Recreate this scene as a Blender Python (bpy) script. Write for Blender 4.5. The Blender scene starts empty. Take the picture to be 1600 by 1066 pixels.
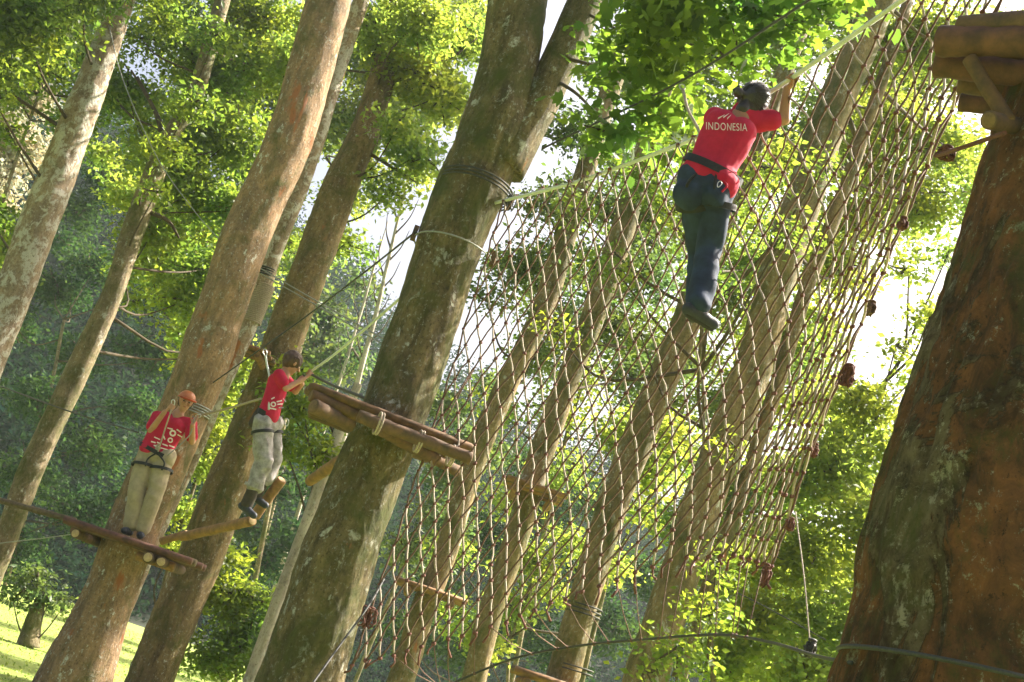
import bpy, bmesh, math, random
import numpy as np
from mathutils import Vector, Matrix, noise
from mathutils.bvhtree import BVHTree

R = math.radians
scene = bpy.context.scene
col = scene.collection

# ------------------------------------------------------------------ camera
PITCH, ROLL, FPX = R(15.0), R(18.5), 2000.0
CAM = Vector((0, 0, 1.6))
fwd = Vector((0, math.cos(PITCH), math.sin(PITCH)))
upv = Vector((0, -math.sin(PITCH), math.cos(PITCH)))
rgt = Vector((1, 0, 0))
CX = rgt * math.cos(ROLL) + upv * math.sin(ROLL)
CY = -rgt * math.sin(ROLL) + upv * math.cos(ROLL)
cd = bpy.data.cameras.new("camera")
cam = bpy.data.objects.new("camera", cd)
col.objects.link(cam)
cam.matrix_world = Matrix(((CX.x, CY.x, -fwd.x, CAM.x), (CX.y, CY.y, -fwd.y, CAM.y), (CX.z, CY.z, -fwd.z, CAM.z), (0, 0, 0, 1)))
cd.sensor_width = 36
cd.lens = 36 * FPX / 1600
cd.clip_end = 1000
scene.camera = cam

# ------------------------------------------------------------------ world, sun, exposure
SUN_EL, SUN_AZ = R(43), R(58)          # azimuth measured from +Y towards +X
w = bpy.data.worlds.new("World")
scene.world = w
w.use_nodes = True
nt = w.node_tree
bg = nt.nodes['Background']
sky = nt.nodes.new('ShaderNodeTexSky')
sky.sky_type = 'NISHITA'
sky.sun_disc = False
sky.sun_elevation = SUN_EL
sky.sun_rotation = SUN_AZ
sky.air_density = 0.7
sky.dust_density = 9.0
sky.ozone_density = 0.0
nt.links.new(sky.outputs[0], bg.inputs[0])
bg.inputs[1].default_value = 0.076
sd = bpy.data.lights.new("sun", 'SUN')
sd.energy = 5.0
sd.angle = R(0.5)
sd.color = (1.0, 0.92, 0.78)
sun = bpy.data.objects.new("sun", sd)
col.objects.link(sun)
sdir = Vector((math.sin(SUN_AZ) * math.cos(SUN_EL), math.cos(SUN_AZ) * math.cos(SUN_EL), math.sin(SUN_EL)))
sun.rotation_euler = sdir.to_track_quat('Z', 'Y').to_euler()
sun.location = (20, 20, 40)
scene.view_settings.view_transform = 'Standard'
scene.view_settings.look = 'None'
scene.view_settings.gamma = 1
scene.view_settings.exposure = 2.12
cy = scene.cycles
cy.max_bounces = 7
cy.diffuse_bounces = 3
cy.glossy_bounces = 2
cy.transmission_bounces = 4
cy.volume_bounces = 1
cy.transparent_max_bounces = 4
cy.use_denoising = True

# ------------------------------------------------------------------ helpers
def ray(px, py):
    return CX * (px - 800) - CY * (py - 533) + fwd * FPX

def PY(px, py, Y):
    d = ray(px, py)
    return CAM + d * (Y / d.y)

def PZ(px, py, z):
    d = ray(px, py)
    return CAM + d * ((z - CAM.z) / d.z)

def depth_of(p):
    return (p - CAM).dot(fwd)

def pxm(p, n):
    """metres covered by n photo pixels at point p"""
    return n * depth_of(p) / FPX

class MB:
    def __init__(s):
        s.v, s.f, s.m, s.smooth = [], [], [], True
    def add(s, verts, faces, mi=0):
        b = len(s.v)
        s.v.extend([tuple(q) for q in verts])
        s.f.extend([tuple(i + b for i in f) for f in faces])
        s.m.extend([mi] * len(faces))
    def tube(s, pts, rad, n=8, mi=0, nz=0.0, nf=3.0, seed=0.0, cap=True, squash=None, fine=0.0):
        pts = [Vector(p) for p in pts]
        if not hasattr(rad, '__len__'):
            rad = [rad] * len(pts)
        tang = []
        for i in range(len(pts)):
            a = pts[max(0, i - 1)]; b = pts[min(len(pts) - 1, i + 1)]
            t = (b - a)
            tang.append(t.normalized() if t.length > 1e-9 else Vector((0, 0, 1)))
        ref = Vector((0, 1, 0)) if abs(tang[0].y) < .9 else Vector((1, 0, 0))
        x = tang[0].cross(ref).normalized()
        vs = []
        for i, p in enumerate(pts):
            t = tang[i]
            x = (x - t * x.dot(t)).normalized()
            y = t.cross(x)
            for k in range(n):
                a = 2 * math.pi * k / n
                d = x * math.cos(a) + y * math.sin(a)
                r = rad[i]
                if nz:
                    q = p + d * r
                    r *= 1 + nz * noise.noise(Vector((q.x * nf + seed, q.y * nf, q.z * nf * .45))) + nz * .4 * noise.noise(Vector((q.x * nf * 4 + seed, q.y * nf * 4, q.z * nf * 1.5))) + fine * noise.noise(Vector((q.x * 26 + seed, q.y * 26, q.z * 8))) - fine * .9 * max(0, .18 - abs(noise.noise(Vector((q.x * 9 + seed, q.y * 9, q.z * 2.6))))) / .18
                if squash:
                    d = x * math.cos(a) * squash[0] + y * math.sin(a) * squash[1]
                vs.append(p + d * r)
        fs = []
        for i in range(len(pts) - 1):
            for k in range(n):
                fs.append((i * n + k, i * n + (k + 1) % n, (i + 1) * n + (k + 1) % n, (i + 1) * n + k))
        if cap:
            fs.append(tuple(range(n - 1, -1, -1)))
            fs.append(tuple((len(pts) - 1) * n + k for k in range(n)))
        s.add(vs, fs, mi)
        return s
    def capsule(s, a, b, ra, rb, n=14, mi=0, sq=None):
        a, b = Vector(a), Vector(b)
        t = b - a
        L = t.length
        t = t.normalized() if L > 1e-6 else Vector((0, 0, 1))
        pts, rad = [], []
        for k in range(6):
            an = -math.pi / 2 + (math.pi / 2) * (k + .35) / 6.35
            pts.append(a + t * ra * math.sin(an)); rad.append(ra * math.cos(an))
        for k in range(6):
            an = (math.pi / 2) * k / 6.35
            pts.append(b + t * rb * math.sin(an)); rad.append(rb * math.cos(an))
        s.tube(pts, rad, n, mi)
        return s
    def ellipsoid(s, c, ax, n=16, m=10, mi=0):
        """ax: three Vectors (scaled axes)"""
        c = Vector(c); vs = []; fs = []
        for j in range(1, m):
            th = math.pi * j / m
            for k in range(n):
                a = 2 * math.pi * k / n
                vs.append(c + ax[0] * math.sin(th) * math.cos(a) + ax[1] * math.sin(th) * math.sin(a) + ax[2] * math.cos(th))
        vs.append(c + ax[2]); vs.append(c - ax[2])
        for j in range(m - 2):
            for k in range(n):
                fs.append((j * n + k, (j + 1) * n + k, (j + 1) * n + (k + 1) % n, j * n + (k + 1) % n))
        T = (m - 1) * n
        for k in range(n):
            fs.append((T, k, (k + 1) % n))
            fs.append((T + 1, (m - 2) * n + (k + 1) % n, (m - 2) * n + k))
        s.add(vs, fs, mi)
        return s
    def box(s, c, ax, mi=0):
        c = Vector(c)
        vs = [c + ax[0] * i + ax[1] * j + ax[2] * k for i in (-1, 1) for j in (-1, 1) for k in (-1, 1)]
        fs = [(0, 1, 3, 2), (4, 6, 7, 5), (0, 4, 5, 1), (2, 3, 7, 6), (0, 2, 6, 4), (1, 5, 7, 3)]
        s.add(vs, fs, mi)
        return s
    def mesh(s, name, mats, origin=Vector((0, 0, 0)), smooth=True):
        me = bpy.data.meshes.new(name)
        o = Vector(origin)
        me.from_pydata([(v[0] - o.x, v[1] - o.y, v[2] - o.z) for v in s.v], [], s.f)
        for m in (mats if isinstance(mats, (list, tuple)) else [mats]):
            me.materials.append(m)
        me.polygons.foreach_set('material_index', s.m)
        me.polygons.foreach_set('use_smooth', [smooth] * len(s.f))
        me.update()
        return me

def tag(o, label=None, cat=None, group=None, kind=None):
    if label: o['label'] = label
    if cat: o['category'] = cat
    if group: o['group'] = group
    if kind: o['kind'] = kind
    return o

def empty(name, loc, label, cat, group=None):
    o = bpy.data.objects.new(name, None)
    o.empty_display_size = .2
    col.objects.link(o)
    o.location = loc
    return tag(o, label, cat, group)

def wloc(o):
    l = Vector(o.location)
    while o.parent:
        o = o.parent; l += Vector(o.location)
    return l

def obj(name, me_or_mb, mats=None, parent=None, origin=None, smooth=True):
    org = wloc(parent) if parent else Vector(origin or (0, 0, 0))
    me = me_or_mb
    if isinstance(me, MB):
        me = me.mesh(name, mats, org, smooth)
    o = bpy.data.objects.new(name, me)
    col.objects.link(o)
    if parent: o.parent = parent
    else: o.location = org
    return o

def spline(pts, n):
    """Catmull-Rom through tuples (any dimension), n samples"""
    P = [np.array(p, float) for p in pts]
    P = [2 * P[0] - P[1]] + P + [2 * P[-1] - P[-2]]
    out = []
    m = len(P) - 3
    for k in range(n):
        t = k / (n - 1) * m
        i = min(int(t), m - 1); t -= i
        a, b, c, d = P[i:i + 4]
        out.append(.5 * (2 * b + (c - a) * t + (2 * a - 5 * b + 4 * c - d) * t * t + (3 * b - a - 3 * c + d) * t ** 3))
    return out

# ------------------------------------------------------------------ materials
def newmat(name):
    m = bpy.data.materials.new(name)
    m.use_nodes = True
    nt = m.node_tree
    return m, nt, nt.nodes['Principled BSDF']

def N(nt, t, **kw):
    n = nt.nodes.new('ShaderNode' + t)
    for k, v in kw.items():
        if k.startswith('i_'):
            n.inputs[k[2:].replace('_', ' ')].default_value = v
        else:
            setattr(n, k, v)
    return n

def ramp(nt, src, stops):
    r = nt.nodes.new('ShaderNodeValToRGB')
    e = r.color_ramp.elements
    while len(e) < len(stops): e.new(.5)
    for i, (p, c) in enumerate(stops):
        e[i].position = p
        e[i].color = c if len(c) == 4 else (*c, 1)
    nt.links.new(src, r.inputs[0])
    return r.outputs[0]

def mix(nt, f, a, b):
    m = nt.nodes.new('ShaderNodeMix'); m.data_type = 'RGBA'
    if isinstance(f, (int, float)): m.inputs[0].default_value = f
    else: nt.links.new(f, m.inputs[0])
    for s, i in ((a, 6), (b, 7)):
        if isinstance(s, tuple): m.inputs[i].default_value = (*s, 1)
        else: nt.links.new(s, m.inputs[i])
    return m.outputs[2]

def texco(nt, scale=(1, 1, 1), loc=(0, 0, 0), rot=(0, 0, 0)):
    tc = nt.nodes.new('ShaderNodeTexCoord')
    mp = nt.nodes.new('ShaderNodeMapping')
    mp.inputs['Scale'].default_value = scale
    mp.inputs['Location'].default_value = loc
    mp.inputs['Rotation'].default_value = rot
    nt.links.new(tc.outputs['Object'], mp.inputs[0])
    return mp.outputs[0]

def noi(nt, vec, scale, detail=6, rough=.6, dist=0):
    n = N(nt, 'TexNoise')
    n.inputs['Scale'].default_value = scale
    n.inputs['Detail'].default_value = detail
    n.inputs['Roughness'].default_value = rough
    n.inputs['Distortion'].default_value = dist
    nt.links.new(vec, n.inputs['Vector'])
    return n.outputs[0]

BW = lambda a, b: [(a, (0, 0, 0)), (b, (1, 1, 1))]

def bark(name, base, dark, moss=.4, lichen=.4, orange=.3, seed=0., scale=1., bump=.6, pale=(.42, .41, .36)):
    base = tuple(x * 1.55 for x in base); dark = tuple(x * 1.3 for x in dark); pale = tuple(x * 1.2 for x in pale)
    m, nt, b = newmat(name)
    v = texco(nt, (1, 1, .28), (seed, seed * .7, seed * .3))
    v1 = texco(nt, (1, 1, .75), (seed * 1.3, seed, seed * 2))
    f1 = noi(nt, v, 9 * scale, 8, .65, .3)
    c = mix(nt, ramp(nt, f1, BW(.35, .68)), dark, base)
    # lichen and pale bark patches
    f2 = noi(nt, v1, 7 * scale, 7, .72, .4)
    t = .70 - .22 * lichen
    c = mix(nt, ramp(nt, f2, BW(t, t + .06)), c, pale)
    f2b = noi(nt, texco(nt, (1, 1, .8), (seed, 2, seed)), 30 * scale, 6, .75, .2)
    c = mix(nt, ramp(nt, f2b, BW(.60 - .06 * lichen, .66)), c, tuple(x * .75 for x in pale))
    c = mix(nt, ramp(nt, f2b, [(.36, (.75, .75, .75)), (.46, (0, 0, 0))]), c, tuple(x * .55 for x in dark))
    # moss
    f3 = noi(nt, v1, 2.6 * scale, 8, .68, .5)
    t = .62 - .26 * moss
    c = mix(nt, ramp(nt, f3, BW(t, t + .22)), c, (.068, .078, .016))
    # peeled orange
    v3 = texco(nt, (1, 1, .35), (seed * 2.1, 5, seed))
    f4 = noi(nt, v3, 3.2 * scale, 5, .6, .6)
    t = .72 - .22 * orange
    c = mix(nt, ramp(nt, f4, BW(t, t + .05)), c, (.30, .115, .045))
    # small dark specks
    vo = N(nt, 'TexVoronoi'); vo.inputs['Scale'].default_value = 34 * scale
    nt.links.new(v, vo.inputs['Vector'])
    c = mix(nt, ramp(nt, vo.outputs['Distance'], [(.08, (.6, .6, .6)), (.22, (0, 0, 0))]), c, tuple(x * .5 for x in dark))
    nt.links.new(c, b.inputs['Base Color'])
    b.inputs['Roughness'].default_value = .85
    b.inputs['Specular IOR Level'].default_value = .25
    f5 = noi(nt, v, 30 * scale, 10, .78)
    mm = N(nt, 'Math', operation='ADD'); nt.links.new(f5, mm.inputs[0]); nt.links.new(f1, mm.inputs[1])
    m2 = N(nt, 'Math', operation='MULTIPLY_ADD'); nt.links.new(ramp(nt, f2, BW(.5, .6)), m2.inputs[0]); m2.inputs[1].default_value = .5
    nt.links.new(mm.outputs[0], m2.inputs[2])
    bp = N(nt, 'Bump'); bp.inputs['Strength'].default_value = bump; bp.inputs['Distance'].default_value = .03
    nt.links.new(m2.outputs[0], bp.inputs['Height'])
    nt.links.new(bp.outputs[0], b.inputs['Normal'])
    return m

def leafmat(name, refl, trans, var=.5, tw=.55, gloss=.25):
    m = bpy.data.materials.new(name); m.use_nodes = True
    nt = m.node_tree; nt.nodes.clear()
    out = nt.nodes.new('ShaderNodeOutputMaterial')
    g = nt.nodes.new('ShaderNodeNewGeometry')
    v = texco(nt)
    n1 = noi(nt, v, .9, 3)
    hs = []
    for c in (refl, trans):
        lo = tuple(x * (1 - var * .6) for x in c)
        hi = (min(1, c[0] * (1 + var * .9)), min(1, c[1] * (1 + var * .45)), c[2] * (1 + var * .1))
        a = mix(nt, g.outputs['Random Per Island'], lo, hi)
        d = (c[0] * .55, c[1] * .75, c[2] * 1.1)
        hs.append(mix(nt, ramp(nt, n1, BW(.35, .65)), d, a))
    df = N(nt, 'BsdfPrincipled'); nt.links.new(hs[0], df.inputs['Base Color'])
    df.inputs['Roughness'].default_value = .45
    df.inputs['Specular IOR Level'].default_value = gloss
    tr = N(nt, 'BsdfTranslucent'); nt.links.new(hs[1], tr.inputs['Color'])
    mx = N(nt, 'MixShader'); mx.inputs[0].default_value = tw
    nt.links.new(df.outputs[0], mx.inputs[1]); nt.links.new(tr.outputs[0], mx.inputs[2])
    nt.links.new(mx.outputs[0], out.inputs[0])
    return m

def simple(name, c, c2=None, scale=20, rough=.8, bump=.2, stretch=(1, 1, 1), spec=.3, metal=0):
    m, nt, b = newmat(name)
    v = texco(nt, stretch)
    f = noi(nt, v, scale, 6, .65)
    nt.links.new(mix(nt, ramp(nt, f, BW(.35, .65)), c, c2 or tuple(x * .6 for x in c)), b.inputs['Base Color'])
    b.inputs['Roughness'].default_value = rough
    b.inputs['Specular IOR Level'].default_value = spec
    b.inputs['Metallic'].default_value = metal
    bp = N(nt, 'Bump'); bp.inputs['Strength'].default_value = bump; bp.inputs['Distance'].default_value = .01
    nt.links.new(f, bp.inputs['Height']); nt.links.new(bp.outputs[0], b.inputs['Normal'])
    return m

M = {}
M['log'] = simple('log_wood', (.30, .155, .065), (.15, .085, .04), 14, .8, .5, (1, 1, 1))
M['logdark'] = simple('weathered_log', (.15, .085, .05), (.065, .045, .03), 14, .85, .6)
M['logmid'] = simple('brown_log', (.145, .078, .036), (.065, .04, .022), 14, .85, .6)
M['endgrain_old'] = simple('weathered_cut_wood', (.20, .12, .06), (.10, .065, .035), 30, .85, .3)
M['logred'] = simple('red_brown_log', (.15, .068, .045), (.065, .035, .026), 12, .8, .6)
M['plank'] = simple('plank_wood', (.17, .12, .075), (.08, .06, .035), 18, .85, .5)
M['endgrain'] = simple('cut_wood', (.50, .36, .20), (.35, .24, .13), 30, .8, .2)
M['ropew'] = simple('pale_rope', (.42, .36, .29), (.26, .20, .15), 90, .8, .6)
M['ropeb'] = simple('brown_rope', (.16, .085, .06), (.085, .05, .035), 90, .85, .6)
M['knot'] = simple('red_knot_cord', (.17, .062, .048), (.085, .038, .028), 120, .85, .6)
M['cable'] = simple('steel_cable', (.30, .31, .30), (.18, .18, .17), 120, .45, .3, spec=.5, metal=.5)
M['cablew'] = simple('white_rope_cable', (.62, .64, .62), (.45, .46, .45), 120, .5, .3)
M['cabled'] = simple('dark_cable', (.055, .055, .05), (.03, .03, .03), 120, .6, .3)
M['rubber'] = simple('dark_rubber', (.035, .03, .03), (.02, .02, .02), 60, .7, .2)
M['metal'] = simple('carabiner_metal', (.6, .6, .62), (.45, .45, .46), 60, .3, .05, spec=.6, metal=.8)
M['redcloth'] = simple('red_cotton', (.44, .008, .045), (.36, .006, .036), 26, .85, .25)
M['print'] = simple('white_print', (.75, .66, .66), (.62, .5, .5), 60, .7, .05)
M['khaki'] = simple('khaki_cotton', (.34, .28, .19), (.26, .21, .14), 16, .9, .3)
M['palecloth'] = simple('pale_grey_cotton', (.36, .33, .33), (.17, .15, .15), 16, .9, .3)
M['darkcloth'] = simple('dark_brown_cloth', (.06, .045, .035), (.035, .03, .025), 20, .9, .3)
M['denim'] = simple('dark_denim', (.022, .040, .085), (.009, .016, .036), 9, .85, .3)
M['web'] = simple('black_webbing', (.016, .018, .017), (.01, .01, .01), 80, .6, .2)
M['shoe'] = simple('dark_shoe', (.035, .04, .055), (.02, .02, .03), 40, .6, .2)
M['sole'] = simple('pale_shoe_sole', (.55, .54, .5), (.4, .4, .38), 40, .7, .1)
M['skin'] = simple('brown_skin', (.33, .17, .10), (.29, .14, .08), 20, .55, .05, spec=.35)
M['skin2'] = simple('light_brown_skin', (.42, .22, .13), (.36, .18, .11), 20, .55, .05, spec=.35)
M['hairb'] = simple('black_hair', (.016, .013, .012), (.03, .022, .018), 60, .4, .4, (1, 1, .3), spec=.5)
M['hairbr'] = simple('brown_hair', (.085, .042, .018), (.05, .025, .012), 60, .5, .4, (1, 1, .3), spec=.4)
M['cap'] = simple('orange_helmet_plastic', (.46, .14, .035), (.38, .11, .03), 10, .35, .02, spec=.5)
M['eye'] = simple('eye_dark', (.02, .015, .012), (.02, .015, .012), 10, .3, .0)
M['lip'] = simple('lip', (.30, .10, .08), (.26, .09, .07), 10, .5, .0)
M['twig'] = simple('twig_bark', (.09, .065, .04), (.05, .04, .025), 12, .9, .5)

M['bark_white'] = bark('pale_lichen_bark', (.23, .17, .11), (.13, .095, .065), .25, .95, .3, 3, 1.0, .6, (.40, .37, .32))
M['bark_mossy'] = bark('mossy_bark', (.20, .155, .095), (.10, .075, .045), .75, .5, .1, 7, 1.1)
M['bark_red'] = bark('smooth_reddish_bark', (.235, .145, .078), (.115, .078, .045), .38, .50, .45, 11, 1.2, .6)
M['bark_brown'] = bark('brown_bark', (.175, .120, .055), (.08, .056, .028), .60, .38, .35, 17, 1.1, .6)
M['bark_main'] = bark('dark_mossy_bark', (.165, .122, .058), (.058, .045, .022), .72, .55, .2, 23, 1.2, .9)
M['bark_tan'] = bark('tan_bark', (.22, .155, .075), (.10, .075, .038), .74, .55, .25, 29, 1.0, .6)
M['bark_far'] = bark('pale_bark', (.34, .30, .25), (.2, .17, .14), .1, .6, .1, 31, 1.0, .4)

# big near trunk: flaking plates, orange under grey-green
def near_bark():
    m, nt, b = newmat('flaking_near_bark')
    v = texco(nt, (1, 1, .5), (1.3, 2, 4))
    v1 = texco(nt, (1, 1, .8), (9, 3, 1))
    plate = noi(nt, v, 2.0, 9, .66, 1.1)
    sep = N(nt, 'SeparateXYZ'); tcn = N(nt, 'TexCoord'); nt.links.new(tcn.outputs['Object'], sep.inputs[0])
    ma = N(nt, 'Math', operation='MULTIPLY_ADD'); nt.links.new(plate, ma.inputs[0]); ma.inputs[1].default_value = 2.0; nt.links.new(sep.outputs[0], ma.inputs[2])
    mb_ = N(nt, 'Math', operation='MULTIPLY_ADD'); nt.links.new(ma.outputs[0], mb_.inputs[0]); mb_.inputs[1].default_value = -1.0; mb_.inputs[2].default_value = 1.175
    plate = mb_.outputs[0]
    pl = ramp(nt, plate, BW(.44, .50))
    fine = noi(nt, v1, 48, 9, .75)
    mid = noi(nt, v1, 10, 9, .74, .5)
    orange = mix(nt, ramp(nt, mid, BW(.35, .68)), (.075, .040, .017), (.30, .125, .042))
    grey = mix(nt, ramp(nt, mid, BW(.38, .62)), (.058, .046, .020), (.22, .165, .082))
    lich = noi(nt, v1, 12, 9, .75, .3)
    grey = mix(nt, ramp(nt, lich, BW(.56, .61)), grey, (.40, .35, .23))
    c = mix(nt, pl, orange, grey)
    l2 = noi(nt, texco(nt, (1, 1, 1), (4, 8, 2)), 6.5, 10, .85, .2)
    c = mix(nt, ramp(nt, l2, BW(.57, .60)), c, (.36, .33, .19))
    l4 = noi(nt, texco(nt, (1, 1, .8), (3, 3, 9)), 26, 8, .8, .2)
    c = mix(nt, ramp(nt, l4, BW(.60, .64)), c, (.40, .36, .24))
    c = mix(nt, ramp(nt, l4, [(.36, (.9, .9, .9)), (.42, (0, 0, 0))]), c, (.025, .016, .008))
    l3 = noi(nt, texco(nt, (1, 1, .5), (14, 3, 2)), 5, 9, .75, .6)
    c = mix(nt, ramp(nt, l3, [(.38, (.85, .85, .85)), (.48, (0, 0, 0))]), c, (.055, .030, .013))
    ms = noi(nt, texco(nt, (1, 1, .6), (2, 7, 5)), 3.4, 9, .75, .4)
    c = mix(nt, ramp(nt, ms, BW(.52, .68)), c, (.075, .085, .018))
    edge = ramp(nt, plate, [(.455, (0, 0, 0)), (.475, (.7, .7, .7)), (.487, (0, 0, 0))])
    c = mix(nt, edge, c, (.02, .013, .008))
    nt.links.new(c, b.inputs['Base Color'])
    b.inputs['Roughness'].default_value = .85
    b.inputs['Specular IOR Level'].default_value = .2
    a = N(nt, 'Math', operation='MULTIPLY_ADD'); nt.links.new(pl, a.inputs[0]); a.inputs[1].default_value = 1.2; nt.links.new(fine, a.inputs[2])
    a2 = N(nt, 'Math', operation='ADD'); nt.links.new(a.outputs[0], a2.inputs[0]); nt.links.new(mid, a2.inputs[1])
    bp = N(nt, 'Bump'); bp.inputs['Strength'].default_value = 1; bp.inputs['Distance'].default_value = .035
    nt.links.new(a2.outputs[0], bp.inputs['Height']); nt.links.new(bp.outputs[0], b.inputs['Normal'])
    return m
M['bark_near'] = near_bark()

M['leaf_mid'] = leafmat('mid_green_leaves', (.085, .125, .024), (.33, .44, .04))
M['leaf_dark'] = leafmat('dark_green_leaves', (.065, .098, .022), (.20, .30, .035), tw=.5)
M['leaf_yel'] = leafmat('yellow_green_leaves', (.115, .145, .020), (.43, .53, .06), .5, .6)
M['leaf_big'] = leafmat('broad_green_leaves', (.055, .095, .018), (.22, .38, .035), .7, .55, .15)
M['leaf_grey'] = leafmat('grey_green_leaves', (.075, .105, .035), (.20, .28, .05), tw=.45)  # dull grey-green of the backlit crowns behind the net, put into the colour
M['leaf_hillside'] = leafmat('lit_hillside_beige', (.36, .32, .19), (.50, .45, .26), .4, .5)  # pale beige of the lit hillside put into the leaf colour
M['leaf_far'] = leafmat('far_forest_leaves', (.014, .034, .015), (.03, .07, .018), .35, .3, 0.0)
M['leaf_teal'] = leafmat('deep_green_leaves', (.030, .060, .020), (.08, .155, .028), .4, .4, .05)

# ------------------------------------------------------------------ ground, lawn, hills
def hill(x, y):
    y0 = 44 + 26 / (1 + math.exp(-(x + 8) / 7))
    t = max(0., (y - y0) / 62)
    crest = 31 - 7 / (1 + math.exp(-(x + 14) / 9)) + 2.2 * noise.noise(Vector((x * .04, y * .03, 0)))
    s = min(1., t)
    h = crest * (s * s * (3 - 2 * s)) ** .85
    near = .12 * noise.noise(Vector((x * .15, y * .15, 3)))
    return h + near

def grid(name, xs, ys, mat, dz=0):
    nx, ny = len(xs), len(ys)
    vs = [(x, y, hill(x, y) + dz) for y in ys for x in xs]
    fs = [(j * nx + i, j * nx + i + 1, (j + 1) * nx + i + 1, (j + 1) * nx + i) for j in range(ny - 1) for i in range(nx - 1)]
    mb = MB(); mb.add(vs, fs)
    return mb

def grassmat():
    m, nt, b = newmat('lawn_grass')
    v = texco(nt)
    f = noi(nt, v, .35, 6, .6); g = noi(nt, v, 9, 8, .75)
    c = mix(nt, ramp(nt, f, BW(.35, .65)), (.30, .38, .06), (.36, .44, .08))
    c = mix(nt, ramp(nt, g, BW(.3, .7)), (.20, .29, .05), c)
    nt.links.new(c, b.inputs['Base Color'])
    b.inputs['Roughness'].default_value = .9
    bp = N(nt, 'Bump'); bp.inputs['Distance'].default_value = .08
    nt.links.new(g, bp.inputs['Height']); nt.links.new(bp.outputs[0], b.inputs['Normal'])
    return m
M['grass'] = grassmat()
M['hillsoil'] = simple('forest_floor', (.020, .028, .014), (.012, .016, .009), .8, .95, .5)
g = grid('lawn', np.linspace(-60, 60, 61), np.linspace(-15, 48, 43), M['grass'])
tag(obj('ground', g, M['grass']), kind='structure')
g = grid('hills', np.linspace(-190, 190, 96), np.linspace(-60, 210, 90), M['hillsoil'], -.06)
tag(obj('hills', g, M['hillsoil']), kind='structure')

# ------------------------------------------------------------------ leaves
rng = np.random.default_rng(7)

LEAFPROTO = {
    # x: width, y: along, z: up
    'simple': (np.array([(0, 0, 0), (.27, .45, .06), (0, 1, -.06), (-.27, .45, .06)]), [(0, 1, 2), (0, 2, 3)]),
    'oval': (np.array([(0, 0, 0), (.2, .22, .05), (.28, .52, .07), (.14, .84, .0), (0, 1.06, -.1), (-.14, .84, .0), (-.28, .52, .07), (-.2, .22, .05), (0, .5, 0)]),
             [(0, 1, 2, 8), (8, 2, 3, 4), (0, 8, 6, 7), (8, 4, 5, 6)]),
    'lobed': (np.array([(0, 0, 0), (.30, .10, .04), (.52, .36, .02), (.30, .42, .05), (.34, .80, -.02), (.14, .74, .03), (0, 1.15, -.10),
                        (-.14, .74, .03), (-.34, .80, -.02), (-.30, .42, .05), (-.52, .36, .02), (-.30, .10, .04), (0, .45, .0)]),
              [(0, 1, 3, 12), (1, 2, 3), (12, 3, 4, 5), (12, 5, 6, 7), (12, 7, 8, 9), (9, 10, 11), (0, 12, 9, 11)]),
}

def leaf_mesh(name, pts, sizes, mat, proto='simple', droop=.35, extra=None, origin=Vector((0, 0, 0)), upright=0.3):
    """pts (n,3): leaf stalk points.  extra: MB with twigs (second material slot)."""
    pv, pf = LEAFPROTO[proto]
    n = len(pts)
    d = rng.normal(size=(n, 3)); d[:, 2] = d[:, 2] * .6 - droop
    d /= np.linalg.norm(d, axis=1)[:, None]
    nn = rng.normal(size=(n, 3)); nn[:, 2] += upright * 3
    nn -= d * (nn * d).sum(1)[:, None]
    nn /= np.linalg.norm(nn, axis=1)[:, None] + 1e-9
    sx = np.cross(d, nn)
    s = sizes[:, None, None]
    V = pts[:, None, :] + s * (pv[None, :, 0:1] * sx[:, None, :] + pv[None, :, 1:2] * d[:, None, :] + pv[None, :, 2:3] * nn[:, None, :])
    V = V.reshape(-1, 3) - np.array(origin)
    k = len(pv)
    F = []; tot = []
    loops = []
    for f in pf: tot.append(len(f))
    base = (np.arange(n) * k)
    per = np.array([i for f in pf for i in f])
    loops = (base[:, None] + per[None, :]).reshape(-1)
    totals = np.tile(np.array(tot), n)
    mi = np.zeros(len(totals), int)
    if extra and extra.v:
        ev = np.array(extra.v) - np.array(origin)
        b = len(V)
        V = np.vstack([V, ev])
        el = np.array([i + b for f in extra.f for i in f])
        et = np.array([len(f) for f in extra.f])
        loops = np.concatenate([loops, el]); totals = np.concatenate([totals, et]); mi = np.concatenate([mi, np.ones(len(et), int)])
    me = bpy.data.meshes.new(name)
    me.vertices.add(len(V)); me.vertices.foreach_set('co', V.astype(np.float32).ravel())
    me.loops.add(len(loops)); me.loops.foreach_set('vertex_index', loops.astype(np.int32))
    me.polygons.add(len(totals))
    starts = np.concatenate([[0], np.cumsum(totals)[:-1]])
    me.polygons.foreach_set('loop_start', starts.astype(np.int32))
    me.polygons.foreach_set('loop_total', totals.astype(np.int32))
    me.materials.append(mat); me.materials.append(M['twig'])
    me.polygons.foreach_set('material_index', mi.astype(np.int32))
    me.update(calc_edges=True); me.validate()
    return me

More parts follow.
